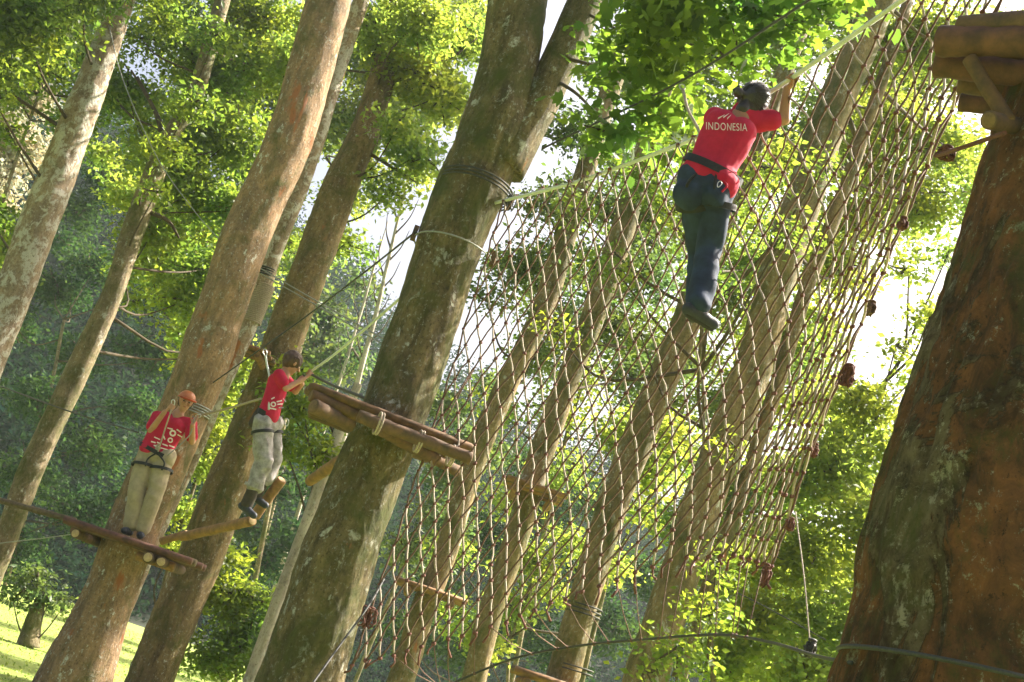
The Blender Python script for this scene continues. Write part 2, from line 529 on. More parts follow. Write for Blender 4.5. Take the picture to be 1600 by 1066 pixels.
def crown_points(blobs, leaf, cover, tw_r=3.2, per=16, flat=.75, mb=None, attach=None):
    """blobs: (px,py,Y,rpx[,coverfactor]).  Leaves sit on twigs inside each blob."""
    P = []; S = []
    leaf = leaf * .88
    for b in blobs:
        b = (b[0], b[1], b[2], b[3] * 1.12) + tuple(b[4:])
        c = PY(b[0], b[1], b[2]); rm = pxm(c, b[3]); cf = b[4] if len(b) > 4 else 1
        lpx = leaf * FPX / depth_of(c)
        nleaf = int(COVER * cover * cf * math.pi * b[3] ** 2 / (.27 * lpx * lpx))
        ntw = max(3, nleaf // per)
        u = rng.normal(size=(ntw, 3)); u /= np.linalg.norm(u, axis=1)[:, None]
        rr = rng.random(ntw) ** .45
        tc = u * rr[:, None] * rm * np.array([1, 1, flat]) + np.array(c)
        # sub-clumping: pull twigs towards a few centres
        nc = max(3, ntw // 14)
        cc = tc[rng.integers(0, ntw, nc)]
        idx = rng.integers(0, nc, ntw)
        tc = tc * .78 + cc[idx] * .22
        sub = rng.normal(size=(ntw, per, 3)) * leaf * tw_r * .5 * np.array([1, 1, .55])
        pts = (tc[:, None, :] + sub).reshape(-1, 3)
        P.append(pts); S.append(leaf * (0.5 + .9 * rng.random(len(pts)) ** 1.2))
        if mb is not None:
            for q in cc[:8]:
                if depth_of(Vector(c)) < 9.5 and rng.random() < .4: continue
                a = Vector(c) if attach is None else Vector(c).lerp(Vector(attach), .12)
                q = Vector(q); mid = (a + q) / 2 + Vector(rng.normal(size=3)) * rm * .1
                mb.tube([a, mid, q], [pxm(a, 2.4), pxm(a, 1.7), pxm(a, .6)], 4)
    return np.vstack(P), np.concatenate(S)

tree_count = 0
COVER = 2.6
def trunk_path(pts, Y, down_to=True, n=60):
    """pts: (px,py,width_px across the stem) listed from the bottom up -> world points with radii"""
    q = []
    for p in pts:
        y = p[3] if len(p) > 3 else Y
        c = PY(p[0], p[1], y)
        q.append((c.x, c.y, c.z, pxm(c, p[2]) / 2))
    # run down to the ground
    a, b = np.array(q[0]), np.array(q[min(2, len(q) - 1)])
    dirn = (b - a)[:3] / max(.2, (b - a)[2])
    gz = hill(a[0], a[1])
    if down_to and a[2] > gz:
        h = a[2] - gz + .1
        base = (a[0] - dirn[0] * h, a[1], gz - .1, a[3] * (1.12 + .05 * min(h, 3)))
        q = [base] + q
    return spline(q, n)

def tree(name, label, pts, Y, mat, blobs=(), leaf=.09, cover=1.2, leafm='leaf_mid', proto='simple', extra_stems=(), limbs=(), nseg=44, n=150, fine=.035, nz=.12, nf=2.2, group=None, top_ext=3.0, down=True, droop=.35, upright=.3, cat='tree', per=16):
    global tree_count
    tree_count += 1
    sd_ = tree_count * 13.7
    path = trunk_path(pts, Y, down, n)
    # extend upward beyond the frame
    if top_ext:
        a, b = path[-6], path[-1]
        d = (b - a)[:3] / np.linalg.norm((b - a)[:3])
        e = []
        for k in range(1, 9):
            t = k / 8
            e.append(np.array([*(b[:3] + d * top_ext * t), b[3] * (1 - .55 * t)]))
        path = path + e
    base = Vector(path[0][:3])
    root = empty(name, base, label, cat, group)
    mb = MB()
    pp = [Vector(p[:3]) for p in path]
    # slight natural wobble
    for i, p in enumerate(pp):
        p.x += .03 * noise.noise(Vector((p.z * .8, sd_, 0)))
        p.y += .05 * noise.noise(Vector((p.z * .6, sd_, 5)))
    mb.tube(pp, [max(.012, p[3]) for p in path], nseg, 0, nz, nf, sd_, fine=fine)
    obj('trunk', mb, mat, root)
    for st in extra_stems:
        sp = spline([(*PY(p[0], p[1], p[3] if len(p) > 3 else Y), pxm(PY(p[0], p[1], Y), p[2]) / 2) for p in st], 26)
        m2 = MB(); m2.tube([Vector(p[:3]) for p in sp], [max(.01, p[3]) for p in sp], 18, 0, nz, nf, sd_ + 3)
        obj('stem', m2, mat, root)
    for lb in limbs:
        sp = spline([(*PY(p[0], p[1], p[3] if len(p) > 3 else Y), pxm(PY(p[0], p[1], Y), p[2]) / 2) for p in lb], 16)
        m2 = MB(); m2.tube([Vector(p[:3]) for p in sp], [max(.004, p[3]) for p in sp], 8, 0, .15, 5, sd_ + 9)
        obj('branch', m2, M['twig'], root)
    if blobs:
        tw = MB()
        P, S = crown_points(blobs, leaf, cover, mb=tw, per=per)
        # limbs from the trunk to each blob
        tz = np.array([p[2] for p in path])
        for b in blobs:
            c = PY(b[0], b[1], b[2])
            d = np.array([(Vector(p[:3]) - (c - Vector((0, 0, .8)))).length for p in path])
            a = Vector(path[int(d.argmin())][:3])
            L = (c - a).length
            if L > 3.6 or b[2] < 9: continue
            mid = a.lerp(c, .5) + Vector((0, 0, -.08 * L)) + Vector(rng.normal(size=3)) * .07 * L
            tw.tube([Vector(q) for q in spline([a, mid, c], 8)], list(np.linspace(.012 + .006 * L, .007, 8)), 6)
        obj('crown', leaf_mesh('crown', P, S, M[leafm], proto, droop, tw, base, upright), parent=root)
    return root

# ---- trees with clear trunks, left to right
tree('pale_tree', 'tree with white lichened bark cut by the left edge', [(-70, 690, 66), (15, 470, 60), (98, 254, 55), (150, 110, 46), (188, 0, 41)], 16, M['bark_white'],
     [(40, 20, 14.5, 95, 1.5), (250, 30, 18, 40, .8), (110, 190, 17.5, 40, .8), (60, 90, 17, 60), (-30, 110, 14.5, 70), (130, -30, 15, 80), (-20, 330, 17, 45), (230, -50, 16, 80), (10, 200, 16, 35, .5), (-20, 420, 17, 40), (-160, 0, 15, 120), (120, -170, 15, 120)], .10, 1.5, 'leaf_mid')
tree('slender_tree', 'slender crooked mossy tree with leafy upper trunk left of the reddish trunk', [(8, 850, 36), (64, 700, 38), (137, 540, 36), (178, 450, 34), (230, 300, 34), (262, 215, 28), (305, 150, 26), (348, 0, 24)], 18, M['bark_mossy'],
     [(200, 150, 19, 60), (250, 230, 19, 65), (330, 110, 19.5, 80), (300, 300, 19, 65, 1.3), (370, 220, 19, 75), (380, 330, 19, 55), (235, 370, 18.6, 50), (330, 420, 20, 60), (290, 470, 20, 42), (430, 110, 20, 65), (400, 20, 19.5, 80), (220, 60, 19, 45, .6), (270, 20, 19, 50, .7), (150, 90, 19, 40), (190, 420, 19, 26, .8), (262, 235, 17.2, 34), (300, 160, 17.2, 34), (245, 300, 17.3, 24, .7), (335, 60, 17.2, 34), (345, 510, 20, 40), (330, 560, 20, 30)], .11, 1.5, 'leaf_mid',
     limbs=[[(230, 330, 9), (262, 345, 6), (280, 372, 3)], [(262, 215, 8), (235, 160, 6), (205, 110, 3)], [(240, 290, 9), (250, 200, 7), (215, 120, 4)]])
tree('yellow_leaf_tree', 'thin tree with yellow-green leaves behind the slender mossy tree', [(222, 800, 14), (285, 650, 13), (330, 530, 11), (372, 400, 8)], 23, M['bark_brown'],
     [(225, 390, 22, 35, 1.3), (270, 330, 22, 55, 1.2), (330, 500, 23, 55), (380, 420, 23, 55), (300, 560, 23, 40, .7), (200, 300, 22, 40, 1), (210, 470, 22, 20), (160, 240, 22, 30), (250, 400, 22, 50, 1.2), (300, 450, 22, 50, 1.2), (350, 370, 22, 55), (300, 520, 22, 36)], .12, 1.5, 'leaf_yel', top_ext=0)
tree('reddish_tree', 'thick smooth reddish trunk carrying the platform at the left', [(113, 1066, 110), (171, 930, 84), (216, 800, 80), (286, 645, 76), (327, 540, 82), (372, 400, 74), (415, 300, 72), (460, 195, 74), (514, 0, 68)], 14.7, M['bark_red'],
     [(480, -170, 15, 120), (640, -200, 15, 120)], .10, 1.0, 'leaf_mid', n=200, nseg=60, fine=.02)
tree('pale_narrow_tree', 'narrow pale trunk right behind the thick reddish trunk', [(158, 1040, 28), (214, 900, 28), (308, 690, 28), (364, 560, 29), (404, 470, 28), (438, 370, 27), (490, 230, 26), (565, 0, 24)], 15.9, M['bark_white'],
     [(600, -120, 16, 90), (540, -60, 17, 60)], .10, 1.0, 'leaf_mid')
tree('brown_tree', 'brown mossy trunk behind the boy on the log bridge', [(233, 1066, 74), (300, 900, 68), (345, 790, 68), (400, 650, 66), (445, 530, 60), (480, 430, 58), (520, 320, 56), (575, 190, 46), (625, 0, 34)], 17.0, M['bark_brown'],
     [(640, 110, 17, 70, 1.3), (600, 50, 17, 60), (690, 150, 17.5, 55, 1.2), (655, 240, 17, 50), (610, 300, 17, 36), (470, 100, 19, 60), (660, 30, 16, 70), (500, 40, 18, 50), (720, 60, 17.5, 60), (560, 260, 18.5, 38), (540, 380, 18, 32), (620, 200, 16.3, 40)], .105, 1.5, 'leaf_yel', n=200, nseg=56,
     limbs=[[(600, 120, 8), (650, 110, 6), (705, 90, 4), (745, 60, 2)], [(560, 230, 7), (610, 260, 5), (650, 285, 2)]])
tree('main_tree', 'large dark mossy tree in the centre, its trunk forked near the top', [(470, 1066, 134), (520, 900, 118), (570, 750, 110), (625, 620, 102), (700, 395, 104), (758, 230, 104), (797, 90, 92), (812, 0, 88)], 9.1, M['bark_main'],
     [(985, 90, 8.0, 60, .7), (1040, 40, 7.6, 80, .8), (1130, 90, 8.0, 60, .6), (1200, 30, 7.6, 80, .7), (945, 205, 8.0, 46, .8), (1020, 150, 8, 60, .7), (1280, 20, 7.4, 60, .5), (1100, -40, 7.6, 90, .7), (1010, -20, 8, 70, .7), (1050, 240, 8.8, 34, .6), (1060, 110, 8.4, 40, .5)], .105, 1.0, 'leaf_big', 'lobed', n=300, nseg=110, fine=.03, nz=.13, nf=2.6,
     extra_stems=[[(778, 260, 84), (815, 200, 72), (858, 130, 60), (915, 0, 56), (975, -140, 46)]],
     limbs=[[(940, -30, 8), (1000, 20, 5, 8.4), (1080, 70, 3.5, 8), (1160, 110, 2, 7.9)], [(915, 20, 5), (970, 50, 3.5, 8.4), (1030, 90, 2, 8)], [(868, 125, 7), (905, 150, 5, 8.7), (950, 200, 3, 8.3), (975, 225, 2, 8.1)], [(880, 90, 7), (950, 110, 4.5, 8.5), (1040, 150, 3, 8.1), (1090, 180, 2, 8)], [(960, -80, 9), (1080, -20, 6, 7.9), (1200, 20, 4, 7.6), (1280, 40, 2, 7.5)], [(1120, 0, 4, 7.8), (1150, 60, 3, 7.8), (1140, 110, 2, 7.9)]], per=9, top_ext=4, upright=.45)
tree('thin_pale_tree', 'thin pale trunk behind the left end of the centre platform', [(440, 930, 20), (480, 820, 20), (525, 690, 18), (560, 600, 14)], 16, M['bark_far'],
     [(475, 640, 16, 45), (500, 710, 16, 40), (445, 700, 16, 34), (470, 580, 16.5, 30), (440, 620, 16, 25)], .10, 1.4, 'leaf_mid', top_ext=0, nseg=14)
tree('spindly_tree', 'spindly tree low behind the net, nearest the centre trunk', [(627, 1066, 42), (660, 960, 40), (697, 862, 38), (738, 731, 38), (792, 600, 36), (858, 452, 36), (906, 289, 34), (960, 120, 30)], 15.5, M['bark_tan'],
     [(830, 420, 16, 60, .8), (880, 500, 16.5, 55, .8), (850, 320, 16, 45, .7), (760, 470, 16.5, 36, .5), (900, 200, 15, 50), (830, 560, 17, 40, .6)], .10, 1.3, 'leaf_grey', group='tan trunks behind the net')
tree('spindly_tree', 'second tan trunk from the left behind the net, small platform on it', [(741, 1066, 40), (768, 950, 40), (812, 818, 38), (853, 687, 38), (885, 600, 36), (925, 500, 38), (965, 380, 40), (1010, 240, 36), (1050, 100, 32)], 14.2, M['bark_tan'],
     [(960, 520, 15, 55, .8), (1000, 430, 15, 60, .8), (930, 410, 15, 40, .7), (1020, 330, 15, 50), (990, 590, 15.5, 45, .8), (1060, 560, 16, 45, .8), (950, 320, 15, 40)], .10, 1.3, 'leaf_grey', group='tan trunks behind the net')
tree('forest_tree', 'tan trunk with bright peeled strip below the climber, behind the net', [(877, 1066, 56), (908, 947, 50), (949, 817, 50), (985, 720, 50), (1030, 600, 50), (1075, 490, 46), (1135, 330, 38), (1190, 200, 32)], 12.6, M['bark_tan'],
     [(1150, 300, 14, 55), (1110, 380, 14, 50), (1180, 420, 14, 60), (1010, 740, 14, 45, 1.2), (985, 670, 14, 40), (1040, 680, 14, 40), (1090, 220, 14, 50), (1230, 250, 14, 50)], .10, 1.3, 'leaf_yel', group='tan trunks behind the net', nseg=50, n=180,
     limbs=[[(1130, 360, 12), (1150, 300, 8), (1180, 240, 4)]])
tree('forest_tree', 'thick tan trunk at the right behind the net, thinner stem alongside', [(1000, 1090, 72), (1030, 1000, 68), (1068, 880, 64), (1115, 740, 62), (1180, 560, 60), (1216, 430, 58), (1251, 323, 56), (1298, 180, 56), (1378, 0, 50)], 11.0, M['bark_tan'],
     [(1340, 250, 13, 65), (1430, 320, 13, 70), (1300, 420, 13, 60), (1400, 180, 13, 70), (1480, 230, 13, 65), (1230, 540, 13, 60), (1330, 340, 13, 50), (1460, 60, 12, 80), (1400, 60, 12, 60), (1530, 300, 13, 45, .8), (1250, 640, 13, 50, .8), (1350, 110, 12, 50), (1540, 60, 12, 60, .8), (1280, 500, 13.5, 40)], .092, 1.35, 'leaf_yel', n=200, nseg=56,
     extra_stems=[[(1060, 1060, 24, 11.3), (1075, 1010, 24, 11.3), (1120, 880, 24, 11.3), (1165, 750, 24, 11.3), (1215, 600, 24, 11.3), (1260, 450, 24, 11.3), (1300, 350, 24, 11.3), (1360, 180, 20, 11.3), (1420, 0, 18, 11.3)]], group='tan trunks behind the net')
near = tree('near_tree', 'massive flaking trunk filling the right edge, under the log platform', [(1506, 1120, 420), (1560, 920, 432), (1640, 640, 428), (1690, 470, 412), (1764, 190, 384), (1800, 60, 360)], 4.2, M['bark_near'],
     (), n=420, nseg=300, fine=.024, nz=.025, nf=2.4, top_ext=4)

# ---- bushes and leafy trees without a clear trunk in view
def leafy(name, label, blobs, stem, Y, leaf, cover, lm, proto='simple', cat='tree', group=None, **kw):
    stem = [(a[0], a[1], a[2] * .6) + tuple(a[3:]) for a in stem]
    return tree(name, label, stem, Y, M['bark_mossy'], blobs, leaf, cover, lm, proto, top_ext=0, nseg=10, n=20, fine=0, cat=cat, group=group, **kw)
G2 = 'leafy trees behind the trunks'
leafy('leafy_tree', 'tall leafy tree at the right between net and near trunk', [(1350, 640, 12, 60), (1300, 740, 12, 80), (1370, 830, 11.5, 85), (1260, 870, 12, 85), (1320, 980, 11.5, 95), (1200, 980, 12, 80), (1410, 710, 12, 50), (1430, 590, 12, 26, .6), (1230, 760, 12.5, 60), (1140, 1030, 12, 60), (1400, 930, 11, 60), (1290, 620, 12.5, 40, .8), (1260, 1060, 11, 80), (1170, 880, 12.5, 55), (1450, 500, 12, 40, .5), (1420, 420, 12, 36, .4), (1480, 400, 12, 36, .5), (1400, 540, 12, 30, .4)],
      [(1250, 1200, 16), (1290, 1000, 14), (1330, 800, 10), (1380, 600, 5)], 12.2, .088, 1.7, 'leaf_yel', group=G2)
leafy('leafy_bush', 'yellow-green bush low between the tan trunks', [(830, 880, 21, 45), (800, 950, 21, 40), (900, 850, 21, 32), (720, 960, 21, 34, .8), (760, 1000, 21, 36), (870, 930, 21, 30, .8)],
      [(790, 1100, 10), (800, 1000, 8), (830, 900, 5)], 21, .12, 1.3, 'leaf_yel', cat='bush', group=G2)
leafy('leafy_bush', 'green bush low between the brown trunk and the centre tree', [(350, 930, 17.5, 50), (385, 1000, 17.5, 60), (340, 870, 17.5, 34), (420, 1040, 17, 45), (400, 940, 17.5, 36, .8), (330, 1030, 17.5, 45)],
      [(360, 1150, 10), (370, 1000, 8), (360, 900, 5)], 17.6, .10, 1.8, 'leaf_mid', cat='bush', group=G2)
leafy('leafy_tree', 'slim leafy tree seen between the reddish and brown trunks', [(340, 620, 18.5, 36), (310, 720, 18.5, 38, 1.2), (290, 800, 18.5, 34), (370, 590, 18.5, 28), (330, 670, 18.5, 30), (395, 560, 18.5, 22), (270, 860, 18.5, 30)],
      [(230, 1000, 10), (290, 800, 8), (350, 600, 5)], 18.6, .10, 1.8, 'leaf_yel', group=G2)
leafy('hillside_foliage', 'beige foliage standing in for the lit hillside far behind the left edge', [(25, 220, 30, 60), (-10, 290, 30, 50), (50, 150, 30, 40), (-40, 180, 30, 60)],
      [(-40, 600, 12), (0, 400, 10), (20, 250, 6)], 30, .16, 1.8, 'leaf_hillside', group=G2)  # leafy mass stands in for the bright hillside in this gap
leafy('lawn_tree', 'small dark tree on the sunlit lawn at lower left', [(40, 915, 22.5, 26), (78, 935, 22.5, 26), (20, 935, 22.5, 15), (98, 950, 22.5, 14), (60, 898, 22.5, 20)],
      [(45, 1012, 64), (50, 985, 50), (58, 955, 40), (68, 925, 16)], 22.5, .12, 1.4, 'leaf_grey')
leafy('leafy_tree', 'hazy green tree in the gap left of the centre trunk', [(470, 420, 40, 42), (510, 500, 42, 50), (455, 500, 40, 35), (560, 440, 42, 30, .6), (540, 560, 42, 42), (480, 560, 42, 40)],
      [(400, 900, 12), (450, 700, 9), (500, 500, 5)], 42, .24, 1.4, 'leaf_grey', group=G2)
leafy('leafy_tree', 'hazy pale green tree seen through the left part of the net', [(700, 640, 30, 40), (745, 700, 30, 50), (700, 740, 30, 44), (690, 820, 30, 50), (760, 600, 30, 34, .6), (640, 860, 30, 40)],
      [(560, 1050, 12), (640, 860, 9), (700, 700, 5)], 30, .17, 1.3, 'leaf_grey', group=G2)
G3 = 'background trees closing the view'
leafy('backdrop_tree', 'broad green tree behind the pale trunk at the upper left', [(60, 60, 24, 90), (150, 150, 24, 60), (10, 120, 24, 60), (-60, 40, 24, 90), (130, 60, 24, 70), (10, 400, 24, 45), (100, -40, 24, 90)],
      [(-60, 700, 12), (-20, 400, 11), (60, 150, 7)], 24, .13, 1.2, 'leaf_dark', group=G3)
leafy('backdrop_tree', 'broad green tree behind the slender mossy trunk', [(330, 180, 26, 110), (400, 80, 26, 100), (260, 280, 26, 80), (400, 280, 26, 80), (340, 400, 26, 75), (300, 60, 26, 60, .6), (450, 180, 26, 80), (430, 380, 26, 50), (250, 440, 26, 36)],
      [(30, 790, 10), (148, 520, 10), (228, 300, 8)], 26, .13, 1.2, 'leaf_mid', group=G3)
leafy('backdrop_tree', 'broad yellow-green tree behind the brown trunk near the top', [(560, 80, 27, 90), (640, 60, 27, 90), (600, 180, 27, 80), (520, 200, 27, 70), (680, 160, 27, 60), (640, 270, 27, 40, .8), (540, 310, 27, 45), (720, 30, 27, 70), (500, 380, 27, 40)],
      [(400, 900, 14), (480, 500, 12), (600, 200, 8)], 27, .13, 1.2, 'leaf_yel', group=G3)
leafy('backdrop_tree', 'loose grey-green tree behind the left half of the net', [(860, 420, 24, 90, .5), (960, 500, 24, 90, .5), (900, 320, 24, 70, .5), (1010, 380, 24, 90, .6), (840, 560, 24, 60, .45), (1040, 560, 24, 80, .6), (980, 260, 24, 60, .6), (780, 420, 24, 40, .4), (1000, 640, 24, 60, .7)],
      [(800, 1060, 14), (880, 700, 12), (960, 450, 8)], 24, .12, 1.2, 'leaf_dark', group=G3)
leafy('backdrop_tree', 'tall bright tree behind the right half of the net', [(1180, 220, 20, 110, .8), (1330, 200, 20, 110, .8), (1430, 120, 20, 90, .8), (1250, 380, 20, 110, .8), (1380, 330, 20, 80, .7), (1140, 460, 20, 90, .8), (1240, 560, 20, 90, .8), (1480, 240, 20, 70, .7), (1150, 640, 20, 80, .8), (1180, 60, 20, 110, .8), (1060, 120, 20, 100, .8), (1320, 30, 20, 90, .8), (960, 100, 20, 80, .8), (1540, 130, 20, 50, .6), (1520, 320, 20, 40, .6)],
      [(1050, 1150, 18), (1130, 800, 15), (1250, 400, 10)], 20, .11, 1.2, 'leaf_mid', group=G3)
leafy('backdrop_tree', 'dense green tree low at the right behind the net corner', [(1150, 760, 18, 80), (1230, 860, 18, 100), (1120, 900, 18, 70, .8), (1330, 940, 18, 110), (1180, 1010, 18, 100), (1350, 780, 18, 80), (1320, 680, 18, 60), (1060, 820, 18, 40), (1030, 700, 18, 60), (960, 690, 18, 40)],
      [(1200, 1300, 18), (1250, 1000, 14), (1280, 750, 8)], 18, .11, 1.2, 'leaf_mid', group=G3)
leafy('backdrop_tree', 'deep green tree low behind the leftmost trunks', [(60, 620, 36, 60), (150, 700, 36, 60), (40, 740, 37, 60), (130, 800, 37, 60), (220, 640, 37, 50), (20, 500, 38, 50, .8), (130, 560, 38, 50), (210, 540, 38, 40), (30, 850, 37, 45), (200, 780, 37, 40), (110, 460, 39, 40, .8), (250, 560, 38, 40), (100, 380, 40, 35, .7), (120, 330, 39, 50, .9), (170, 290, 39, 50, .9), (150, 420, 38, 50, .9), (215, 260, 39, 40, .9), (240, 460, 38, 45, .8), (90, 450, 38, 45)],
      [(-20, 1000, 12), (40, 800, 12), (100, 500, 8)], 37, .17, 1.0, 'leaf_teal', group=G3)
leafy('backdrop_tree', 'deep green tree seen in gaps below the log bridge', [(430, 760, 36, 50), (470, 840, 36, 50), (420, 880, 36, 50), (500, 760, 37, 40), (520, 690, 37, 36, .8), (380, 820, 36, 40), (450, 680, 37, 40), (560, 560, 38, 30, .5), (340, 780, 36, 40)],
      [(300, 1000, 5), (350, 800, 5), (400, 650, 4)], 37, .17, 1.0, 'leaf_teal', group=G3)
leafy('backdrop_tree', 'deep green tree low behind the left half of the net', [(680, 900, 34, 50, .9), (760, 840, 34, 60, .9), (850, 800, 34, 60, .9), (820, 980, 34, 60), (720, 1010, 34, 60), (920, 900, 34, 60), (960, 990, 34, 60), (880, 1040, 34, 50), (640, 990, 34, 50), (700, 760, 35, 40, .7), (930, 780, 35, 50, .8), (800, 720, 35, 45, .6), (1010, 900, 33, 50)],
      [(700, 1150, 14), (780, 950, 12), (840, 800, 8)], 35, .16, 1.0, 'leaf_teal', group=G3)
leafy('backdrop_tree', 'bright tree showing through the net below the cable', [(800, 780, 22, 45, .7), (880, 740, 22, 50, .8), (700, 860, 22, 45, .7), (950, 880, 22, 50, .8), (870, 640, 22, 50, .7), (780, 640, 22, 40, .6), (920, 580, 22, 50, .6), (830, 480, 22, 40, .5), (1060, 720, 20, 50), (1000, 800, 20, 40, .8), (1040, 640, 20, 50, .8), (1100, 560, 20, 50, .7), (940, 420, 22, 50, .5)],
      [(900, 1100, 14), (960, 850, 12), (1000, 600, 8)], 22, .12, 1.0, 'leaf_yel', group=G3)
leafy('overhanging_tree', 'loose leafy sprays hanging in front of the tan trunks, behind the net', [(1010, 290, 11.5, 50, .8), (1045, 200, 11.5, 45, .8), (960, 420, 11.5, 45, .6), (900, 330, 11.5, 34, .5), (1150, 340, 10.2, 36, .6), (1100, 440, 10.2, 40, .5), (1060, 320, 11, 50, .7), (1230, 360, 10.2, 40, .5), (1190, 260, 10.2, 45, .6), (1290, 260, 10.2, 40, .4), (1000, 520, 11.5, 34, .4), (870, 520, 12.5, 34, .5), (1120, 880, 10.2, 40, .5), (1060, 1010, 10, 50, .8), (1110, 960, 10, 44, .7), (1010, 1050, 10, 30, .5), (1150, 700, 10.2, 34, .3)],
      [(1120, 1150, 10, 11.6), (1100, 800, 9, 11.6), (1100, 400, 7, 11.6), (1120, 200, 5, 11.6)], 11.6, .075, 1.0, 'leaf_mid', group=G3)
# bare hazy tree
def bare(name, label, px, py, px2, py2, Y, wpx):
    rt = [(px, py, wpx), ((px + px2) / 2 + 2, (py + py2) / 2, wpx * .8), (px2, py2, wpx * .5)]
    limbs = []
    r = random.Random(int(px))
    for k in range(11):
        t = .25 + .07 * k
        x = px + (px2 - px) * t; y = py + (py2 - py) * t
        s = 1 if k % 2 else -1
        L = r.uniform(28, 60) * (1.1 - t * .4)
        limbs.append([(x, y, wpx * .35), (x + s * L * .35 + L * .2, y - L * .6, wpx * .22), (x + s * L * .5 + L * .4, y - L * 1.3, wpx * .1)])
    return tree(name, label, rt, Y, M['bark_far'], (), limbs=limbs, nseg=12, n=20, top_ext=1.2)
bare('bare_tree', 'thin bare tree in haze left of the centre trunk', 548, 640, 625, 330, 34, 9)
bare('bare_tree', 'thinnest bare tree in haze, just above the log bridge', 500, 690, 590, 400, 38, 6)

# ---- hillside forest (one far mass)
def forest():
    P = []; S = []
    r = np.random.default_rng(3)
    for k in range(1600):
        x = r.uniform(-62, 50); y = r.uniform(46, 112)
        if y < 46 + 26 / (1 + math.exp(-(x + 8) / 7)): continue
        if abs(x / y) > .58: continue
        z = hill(x, y)
        if k % 4 == 0: z -= 1.8
        h = r.uniform(4.5, 8); wdt = r.uniform(1.6, 2.9)
        con = r.random() < .3
        n = int(420 * (1 if y < 85 else .55))
        u = r.normal(size=(n, 3)); u /= np.linalg.norm(u, axis=1)[:, None]
        u[:, 2] = np.abs(u[:, 2]) * 1.0 - .15
        rr = r.random(n) ** .3
        p = u * rr[:, None]
        if con:
            t = r.random(n) ** .8
            a = r.random(n) * 6.283
            p = np.stack([np.cos(a) * (1 - t) * .8, np.sin(a) * (1 - t) * .8, t * 1.25 - .2], 1)
        p = p * np.array([wdt, wdt, h * .62]) + np.array([x, y, z + h * .35])
        c = p[r.integers(0, n, 22)]
        p = np.where(r.random(n)[:, None] < .8, c[r.integers(0, 22, n)] + r.normal(size=(n, 3)) * np.array([.5, .5, .32]), p)
        P.append(p); S.append(r.uniform(.22, .5, n))
    for k in range(260):
        x = r.uniform(-34, 20); y0 = 44 + 26 / (1 + math.exp(-(x + 8) / 7)); y = y0 + r.uniform(-1, 8)
        n = 220; p = r.normal(size=(n, 3)); p /= np.linalg.norm(p, axis=1)[:, None]
        p = p * np.array([1.6, 1.4, 1.3]) * (r.random(n) ** .3)[:, None] + np.array([x, y, hill(x, y) + .7])
        P.append(p); S.append(r.uniform(.16, .34, n))
    return np.vstack(P), np.concatenate(S)
P, S = forest()
tag(obj('forest', leaf_mesh('forest', P, S, M['leaf_far'], 'simple', .2, None, Vector((0, 0, 0)), .5)), 'dark blue-green wooded hillside behind the trees', 'forest', kind='stuff')

# ---- grass blades on the visible lawn
gp = np.stack([rng.uniform(-16, 4, 26000), 15 + rng.random(26000) ** 1.3 * 26, np.zeros(26000)], 1)
gp[:, 2] = [hill(a, b) for a, b in gp[:, :2]]
tag(obj('grass', leaf_mesh('grass', gp, rng.uniform(.025, .06, len(gp)), leafmat('grass_blades', (.30, .40, .07), (.42, .52, .07)), 'simple', -1.2, None, Vector((0, 0, 0)), 0)), 'short sunlit lawn grass at the lower left', 'grass', kind='stuff')

# ------------------------------------------------------------------ logs and platforms
def logmb(a, b, r, mb=None, n=12, mi=0, mie=1, seed=0, rb=None):
    mb = mb or MB()
    a, b = Vector(a), Vector(b)
    rb = rb or r
    k = 26
    pts = [a.lerp(b, i / k) for i in range(k + 1)]
    rad = [r + (rb - r) * i / k for i in range(k + 1)]
    d = (b - a).normalized()
    pts = [a - d * r * .12] + pts + [b + d * rb * .12]
    rad = [r * .8] + rad + [rb * .8]
    s0 = len(mb.f)
    mb.tube(pts, rad, n, mi, .12, 4, seed, fine=.07)
    mb.m[-1] = mie; mb.m[-2] = mie
    return mb

def log_part(name, a, b, r, mat, parent, seed=0, rb=None):
    return obj(name, logmb(a, b, r, seed=seed, rb=rb), [mat, M['endgrain' if name == 'cross_log' and mat is M['logdark'] and depth_of(Vector(a)) > 12 else 'endgrain_old']], parent)

# left platform
c0 = PY(108, 815, 14.0); c1 = PY(304, 880, 14.0)
zp = (c0.z + c1.z) / 2
root = empty('tree_platform', ((c0.x + c1.x) / 2, 14.3, zp - .1), 'wooden log platform under the person in the orange helmet', 'platform', 'platforms fixed to trunks')
dirx = (c1 - c0).normalized()
for k in range(7):
    y = 13.82 + k * .155
    off = .04 * math.sin(k * 2.1)
    a = Vector((c0.x + off, y, c0.z)); b = Vector((c1.x + off * .5, y, c1.z))
    mb = MB(); mb.tube([a, a.lerp(b, .3), a.lerp(b, .6), b], [.075, .078, .076, .073], 10, 0, .12, 5, k * 3, squash=(.55, 1))
    if k in (3,):   # interrupted by the trunk
        continue
    obj('deck_board', mb, [M['plank'] if k % 2 else M['logred']], root)
for t, s in ((.70, 0), (.80, 1)):
    q = c0.lerp(c1, t)
    log_part('cross_log', Vector((q.x, 13.70 + .02 * s, q.z - .10)), Vector((q.x, 14.95, q.z - .10)), .055, M['logdark'], root, 5 * s)
q = c0.lerp(c1, .12)
log_part('cross_log', Vector((q.x, 13.78, q.z - .10)), Vector((q.x, 14.9, q.z - .10)), .05, M['logdark'], root, 8)
a = PY(214, 868, 13.95); b = PY(272, 887, 13.95)
log_part('support_log', a, b, .05, M['log'], root, 3)
a = PY(113, 826, 14.75); b = PY(262, 876, 14.75)
log_part('support_log', a, b, .06, M['logdark'], root, 4)
a = PY(-30, 774, 14.5); b = PY(118, 814, 14.3)
